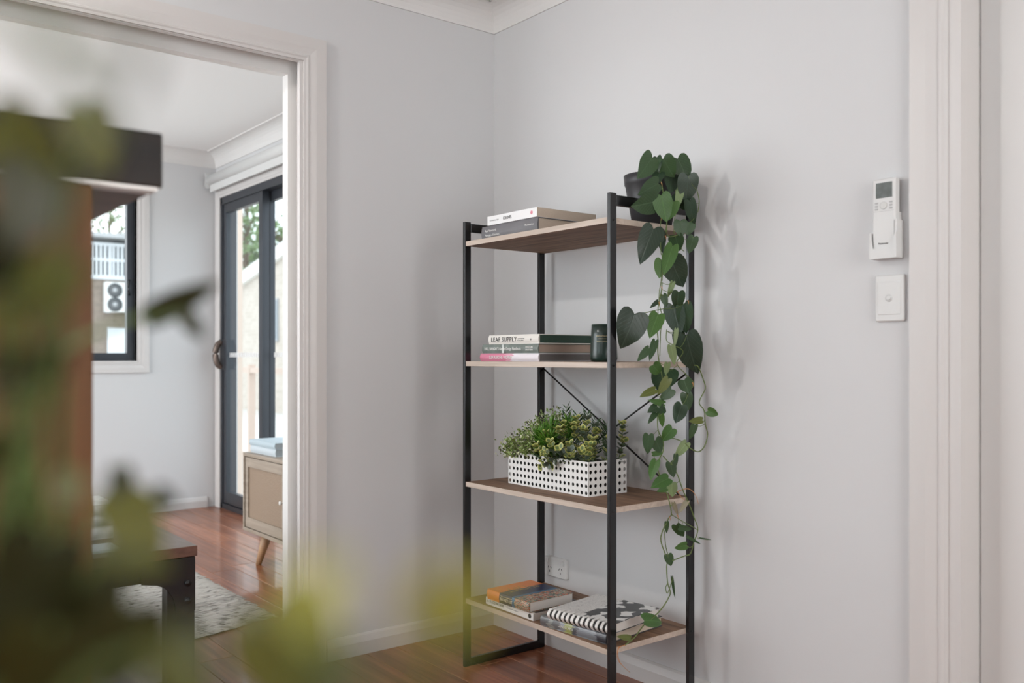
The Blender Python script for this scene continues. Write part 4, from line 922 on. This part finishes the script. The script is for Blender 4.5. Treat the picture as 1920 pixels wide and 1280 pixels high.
LM.update({'y': leafmat('leaf_yellow_green', (.52, .48, .085), (.58, .54, .11), vein=.15), 'v': leafmat('leaf_olive_green', (.085, .082, .010), (.11, .105, .015), vein=.15), 'k': leafmat('leaf_deep_olive', (.022, .022, .004), (.035, .034, .006), vein=.15)})
for k_ in 'yvk':
    for s_ in range(3): LMESH[(k_, s_)] = leaf_mesh('leaf', LM[k_], fold=.2+.1*s_, droop=.1+.1*s_, seed=s_)
FG = [ # notch px, tip px, depth, width px, colour
 (-10,230,130,400,.24,150,'v'),(150,205,215,330,.27,95,'v'),(70,320,20,470,.24,130,'k'),(10,430,-40,560,.24,110,'k'),(120,490,60,610,.24,95,'v'),
 (10,560,40,640,.24,90,'v'),(30,660,5,755,.24,90,'k'),(105,655,75,730,.25,60,'k'),(5,820,-20,900,.25,70,'k'),(140,890,100,955,.27,55,'v'),
 (285,590,412,528,.42,52,'k'),(345,588,385,640,.40,34,'k'),(225,880,238,965,.34,46,'k'),(290,925,335,950,.34,42,'k'),
 (228,935,292,1075,.32,100,'v'),(190,1050,325,1062,.29,66,'v'),(90,1010,30,1180,.25,170,'k'),(165,1080,120,1260,.26,150,'k'),(0,1080,-50,1300,.25,170,'k'),(250,1140,200,1310,.25,140,'k'),(100,1180,60,1380,.24,190,'k'),
 (330,1200,390,1360,.18,120,'v'),(510,1145,570,1340,.27,180,'v'),(600,1060,585,1190,.12,90,'y'),(640,1210,590,1340,.14,150,'v'),(860,1080,800,1240,.12,165,'y'),(760,1290,700,1390,.12,120,'v'),
 (270,95,240,200,.13,34,'k')]
rnd = random.Random(5); stems = {}
for (x0, y0, x1, y1, d, w_, key) in FG:
    p0 = at(x0, y0, d); p1 = at(x1, y1, d+rnd.uniform(-.01, .01)); put_leaf(fp, p0, p1, w_*d/FPX, key, rnd)
    src = Vector((f0.x, f0.y, .77))+Vector((rnd.uniform(-.03, .03), rnd.uniform(-.03, .03), 0))
    if d == .42 or d == .40:
        MB().tube([v-f0 for v in smooth([p0, at(210, 610, .40), at(90, 700, .33), at(20, 1000, .33), src], 6)], .0012, 6).build('stem', VM, fp)
    elif x0 < 420 and y0 > 150:
        md = src.lerp(p0, .55)+Vector((0, 0, .05)); MB().tube([v-f0 for v in smooth([src, md, p0], 6)], .0014, 6).build('stem', VM, fp)
    elif y0 < 150:
        MB().tube([v-f0 for v in smooth([p0, at(60, 60, .13), at(-120, 40, .16), at(-300, 700, .26), src], 6)], .0009, 6).build('stem', VM, fp)
    else:
        md = at(max(300, x0*.6+160), 1420, d+.03); MB().tube([v-f0 for v in smooth([src, at(280, 1380, .33), md, p0], 6)], .0012, 6).build('stem', VM, fp)

MB().tube([v-f0 for v in smooth([at(40, 20, .13), at(110, 120, .13), at(200, 250, .15), at(120, 420, .2), at(60, 900, .3), Vector((f0.x, f0.y, .77))], 6)], .0013, 6).build('stem', VM, fp)
# ================================================================== CEILING DOWNLIGHT (key shadows)
DLX, DLY = .46, -2.5
dl = thing('downlight', (DLX, DLY, ZC-.0105), 'round white recessed ceiling downlight beside the wide opening', 'ceiling light')
MB().lathe([(.050, .010), (.060, .010), (.058, .004), (.050, .001)], 32, cap=False).build('bezel', WHITE, dl)
MB().lathe([(.001, .0085), (.050, .008)], 32, cap=False).build('lens', emit('lamp_lens', (1, .97, .92), 4), dl)
l = bpy.data.lights.new('downlight_beam', 'SPOT'); l.energy = 47; l.spot_size = math.radians(150); l.spot_blend = .6; l.shadow_soft_size = .04; l.color = (1, .97, .93)
lo = bpy.data.objects.new('downlight_beam', l); COL.objects.link(lo); lo.parent = dl; lo.location = (0, 0, -.02)
lo.rotation_euler = (Vector((.8, -.05, .9))-Vector((DLX, DLY, ZC))).to_track_quat('-Z', 'Y').to_euler()

# ================================================================== OUTSIDE
GRD = mat('pale_concrete', (.55, .53, .50), .9, var=.1)
struct(MB().box(-70, 30, LY+.13, 70, -.30, -.20), 'ground', GRD)
struct(MB().box(-70, LX-.13, -40, LY+.13, -.30, -.20), 'ground_side', GRD)
def brick(name, c0, c1, mo, sc):
    m, t, p = new_mat(name); tc = t.nodes.new('ShaderNodeTexCoord'); mp = t.nodes.new('ShaderNodeMapping'); mp.inputs['Rotation'].default_value = (PI/2, 0, 0)
    b = t.nodes.new('ShaderNodeTexBrick'); b.inputs['Color1'].default_value = (*c0, 1); b.inputs['Color2'].default_value = (*c1, 1); b.inputs['Mortar'].default_value = (*mo, 1)
    b.inputs['Scale'].default_value = sc; b.inputs['Mortar Size'].default_value = .012; b.inputs['Row Height'].default_value = .25
    return m, t, p, tc, mp, b
m, t, p, tc, mp, b = brick('pale_brick', (.50, .44, .38), (.58, .52, .46), (.60, .57, .53), 2.9)
t.links.new(tc.outputs['Object'], mp.inputs['Vector']); t.links.new(mp.outputs[0], b.inputs['Vector']); t.links.new(b.outputs['Color'], p.inputs['Base Color']); p.inputs['Roughness'].default_value = .9; BRK = m
m, t, p, tc, mp, b = brick('grey_brown_brick', (.20, .16, .13), (.26, .21, .17), (.30, .27, .25), 2.9)
mp.inputs['Rotation'].default_value = (PI/2, 0, PI/2)
sw = t.nodes.new('ShaderNodeSeparateXYZ'); cw_ = t.nodes.new('ShaderNodeCombineXYZ'); t.links.new(tc.outputs['Object'], sw.inputs[0]); t.links.new(sw.outputs['Y'], cw_.inputs['X']); t.links.new(sw.outputs['Z'], cw_.inputs['Y'])
t.links.new(cw_.outputs[0], b.inputs['Vector']); t.links.new(b.outputs['Color'], p.inputs['Base Color']); p.inputs['Roughness'].default_value = .9; BRK2 = m
# neighbour seen through the small window
HX = -34.0
def hz(x, y): return on(x, y, 0, HX)
n1 = thing('neighbour_house', (HX, 7, -.2), 'brown brick neighbouring house with a white slatted balcony beyond the living room window', 'house')
def nb(q): return q
ya, yb = hz(120, 500).y-n1.location.y, hz(330, 500).y-n1.location.y; zo = -.2
eave = hz(200, 447).z-zo; rt_ = hz(200, 455).z-zo; rb_ = hz(200, 519).z-zo
MB().box(-5, 0, ya, yb, 0, rb_).build('wall', BRK2, n1)
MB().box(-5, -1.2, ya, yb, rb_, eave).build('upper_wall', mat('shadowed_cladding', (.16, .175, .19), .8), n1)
MB().box(-5.4, .5, ya-.4, yb+.4, eave, eave+.16).build('roof', mat('grey_roof', (.42, .43, .44), .7), n1)
SLW = mat('white_slat_paint', (.62, .65, .68), .5)
rl = MB().box(-.06, .04, ya, yb, rb_-.10, rb_+.06).box(-.06, .04, ya, yb, rt_-.12, rt_).box(-.06, .04, ya, yb, (rb_+rt_)/2-.05, (rb_+rt_)/2+.05).build('balcony_rail', SLW, n1)
y_ = ya
mesh_ = MB().box(-.04, .02, 0, .085, rb_+.06, rt_-.12).mesh('slat', SLW)
while y_ < yb:
    o = bpy.data.objects.new('slat', mesh_); COL.objects.link(o); o.parent = n1; o.location = (0, y_, 0); y_ += .155
MB().box(-.08, .06, hz(205, 500).y-n1.location.y, hz(208.5, 500).y-n1.location.y, rb_, rt_).build('balcony_post', SLW, n1)
MB().box(.0, .05, hz(201, 600).y-n1.location.y, hz(262, 600).y-n1.location.y, 0, hz(200, 614).z-zo).build('garage_door', mat('white_door_metal', (.66, .70, .74), .5), n1)
a_, b_ = hz(193, 529), hz(242, 587)
ac = thing('air_conditioner', (HX+.02, a_.y, b_.z), 'white twin fan air conditioning unit on the brown brick house', 'air conditioner')
hw, hh = b_.y-a_.y, a_.z-b_.z
MB().box(0, .36, 0, hw, 0, hh).build('casing', mat('white_casing', (.74, .75, .74), .5), ac, .02)
for zc in (.26, .73):
    q = MB(); q.lathe([(.20, 0), (.27, .02), (.27, .03), (.2, .03)], 28, cap=False); fg_ = q.build('fan_grille', mat('grey_grille', (.06, .065, .07), .5), ac); fg_.matrix_local = Matrix.Translation((.362, hw*.35, hh*zc)) @ Matrix.Rotation(PI/2, 4, 'Y')
    q = MB(); q.lathe([(.001, .012), (.24, .012)], 24, cap=False); q.build('fan_disc', mat('fan_grey', (.10, .105, .11), .5), fg_)
    q = MB(); q.lathe([(.085, .0), (.085, .036), (.01, .036)], 18); q.build('fan_hub', mat('hub_white', (.40, .41, .42), .5), fg_)
for yy_ in (.12, hw-.12): MB().box(0, .40, yy_-.02, yy_+.02, -.04, 0).build('bracket', mat('bracket_steel', (.4, .4, .4), .5), ac)
# neighbour seen through the sliding door
n2y = 6.2
def h2(x, y): return on(x, y, 1, n2y)
n2 = thing('brick_house', (h2(470, 668).x, n2y, -.2), 'pale brick house with a white gable barge board beyond the sliding glass door', 'house')
o2 = n2.location
gl0, gl1 = h2(436, 533), h2(560, 462)
xr0, xr1 = gl0.x-o2.x, gl1.x-o2.x; zg0, zg1 = gl0.z+.2, gl1.z+.2
MB().prism([(xr0, 0), (xr1, 0), (xr1, zg1), (xr0, zg0)], 'Y', 0, 4).build('gable_wall', BRK, n2)
th = .28
MB().prism([(xr0-.6, zg0-.35), (xr1, zg1-.01), (xr1, zg1+th), (xr0-.6, zg0-.35+th)], 'Y', -.12, 4.1).build('barge_board', mat('white_barge', (.82, .82, .80), .5), n2)
for px0, px1 in ((449, 453), (514, 523)):
    p0, p1 = h2(px0, 560), h2(px1, 640); wf = MB().box(p0.x-o2.x, p1.x-o2.x, -.03, .02, p1.z+.2, p0.z+.2).build('window', mat('window_frame_grey', (.35, .36, .37), .5), n2)
    MB().box(p0.x-o2.x+.04, p1.x-o2.x-.04, -.036, -.03, p1.z+.24, p0.z+.16).build('pane', mat('dim_pane', (.22, .25, .28), .1), wf)
# patio posts and low rail outside the sliding door
g2 = at(446.5, 668, 7.6)
o = MB().box(-.022, .022, -.03, .03, 0, 2.85).build('patio_post', mat('blush_post_paint', (.62, .50, .42), .6), loc=(g2.x, g2.y, -.2)); tag(o, 'narrow blush beige patio post just outside the sliding glass door', 'post')
f1_, f2_ = at(440, 690, 10.5), at(545, 690, 9.0)
fr = thing('garden_fence', (f1_.x, f1_.y, -.2), 'low blush timber rail fence beyond the patio posts', 'fence', rz=math.atan2(f2_.y-f1_.y, f2_.x-f1_.x))
fl_ = (f2_-f1_).length
MB().box(0, fl_, -.03, .03, 1.07, 1.13).build('rail', mat('blush_rail', (.55, .43, .36), .6), fr); MB().box(0, fl_, -.03, .03, .12, .18).build('rail', mat('blush_rail_b', (.55, .43, .36), .6), fr)
for k_ in range(4): MB().box(fl_*k_/3-.03, fl_*k_/3+.03, -.035, .035, 0, 1.16).build('fence_post', mat('fence_post_paint', (.55, .43, .36), .6), fr)
# trees
TRL = varmat('tree_leaves', (.10, .17, .06), (.22, .30, .14)); BARK = mat('bark', (.16, .12, .09), .9)
def tree(name, label, loc, h, r, n, seed, sparse=False):
    tr = thing(name, loc, label, 'tree'); rn = random.Random(seed); q = MB()
    q.tube(smooth([(0, 0, 0), (.1, .05, h*.3), (-.05, 0, h*.6), (.05, .05, h*.9)], 5), .22, 9, r1=.05); q.build('trunk', BARK, tr)
    br = MB(); tips = []
    for k_ in range(22):
        z0 = h*rn.uniform(.35, .85); a = rn.uniform(0, 2*PI); ln = r*rn.uniform(.5, 1.05)
        tip = Vector((ln*math.cos(a), ln*math.sin(a), z0+rn.uniform(.2, .5)*r)); br.tube(smooth([(0, 0, z0), tip*.5+Vector((0, 0, z0*.55)), tip], 4), .07, 6, r1=.015); tips.append(tip)
    br.build('branches', BARK, tr); q = MB()
    for k_ in range(n):
        c = rn.choice(tips); p = c+Vector((rn.gauss(0, .28)*r, rn.gauss(0, .28)*r, rn.gauss(0, .2)*r))
        blade(q, p, Vector((rn.uniform(-1, 1), rn.uniform(-1, 1), rn.uniform(-1, .4))), Vector((rn.uniform(-1, 1), rn.uniform(-1, 1), 1)), .30, .14, 0)
    o = q.build('foliage', TRL, tr); o['kind'] = 'stuff'
t1 = at(462, 668, 36); tree('gum_tree', 'green gum tree rising behind the gable of the pale brick house', (t1.x, t1.y, -.2), 8.2, 1.6, 1500, 1)
t2 = at(530, 668, 46); tree('gum_tree', 'green gum tree on the right behind the pale brick house, mostly hidden by the opening', (t2.x, t2.y, -.2), 8.6, 1.9, 1500, 2)
t3 = at(205, 668, 60); tree('bare_tree', 'thin leafed tree above the roof of the brown brick house', (t3.x, t3.y, -.2), 12.5, 3.0, 700, 3)
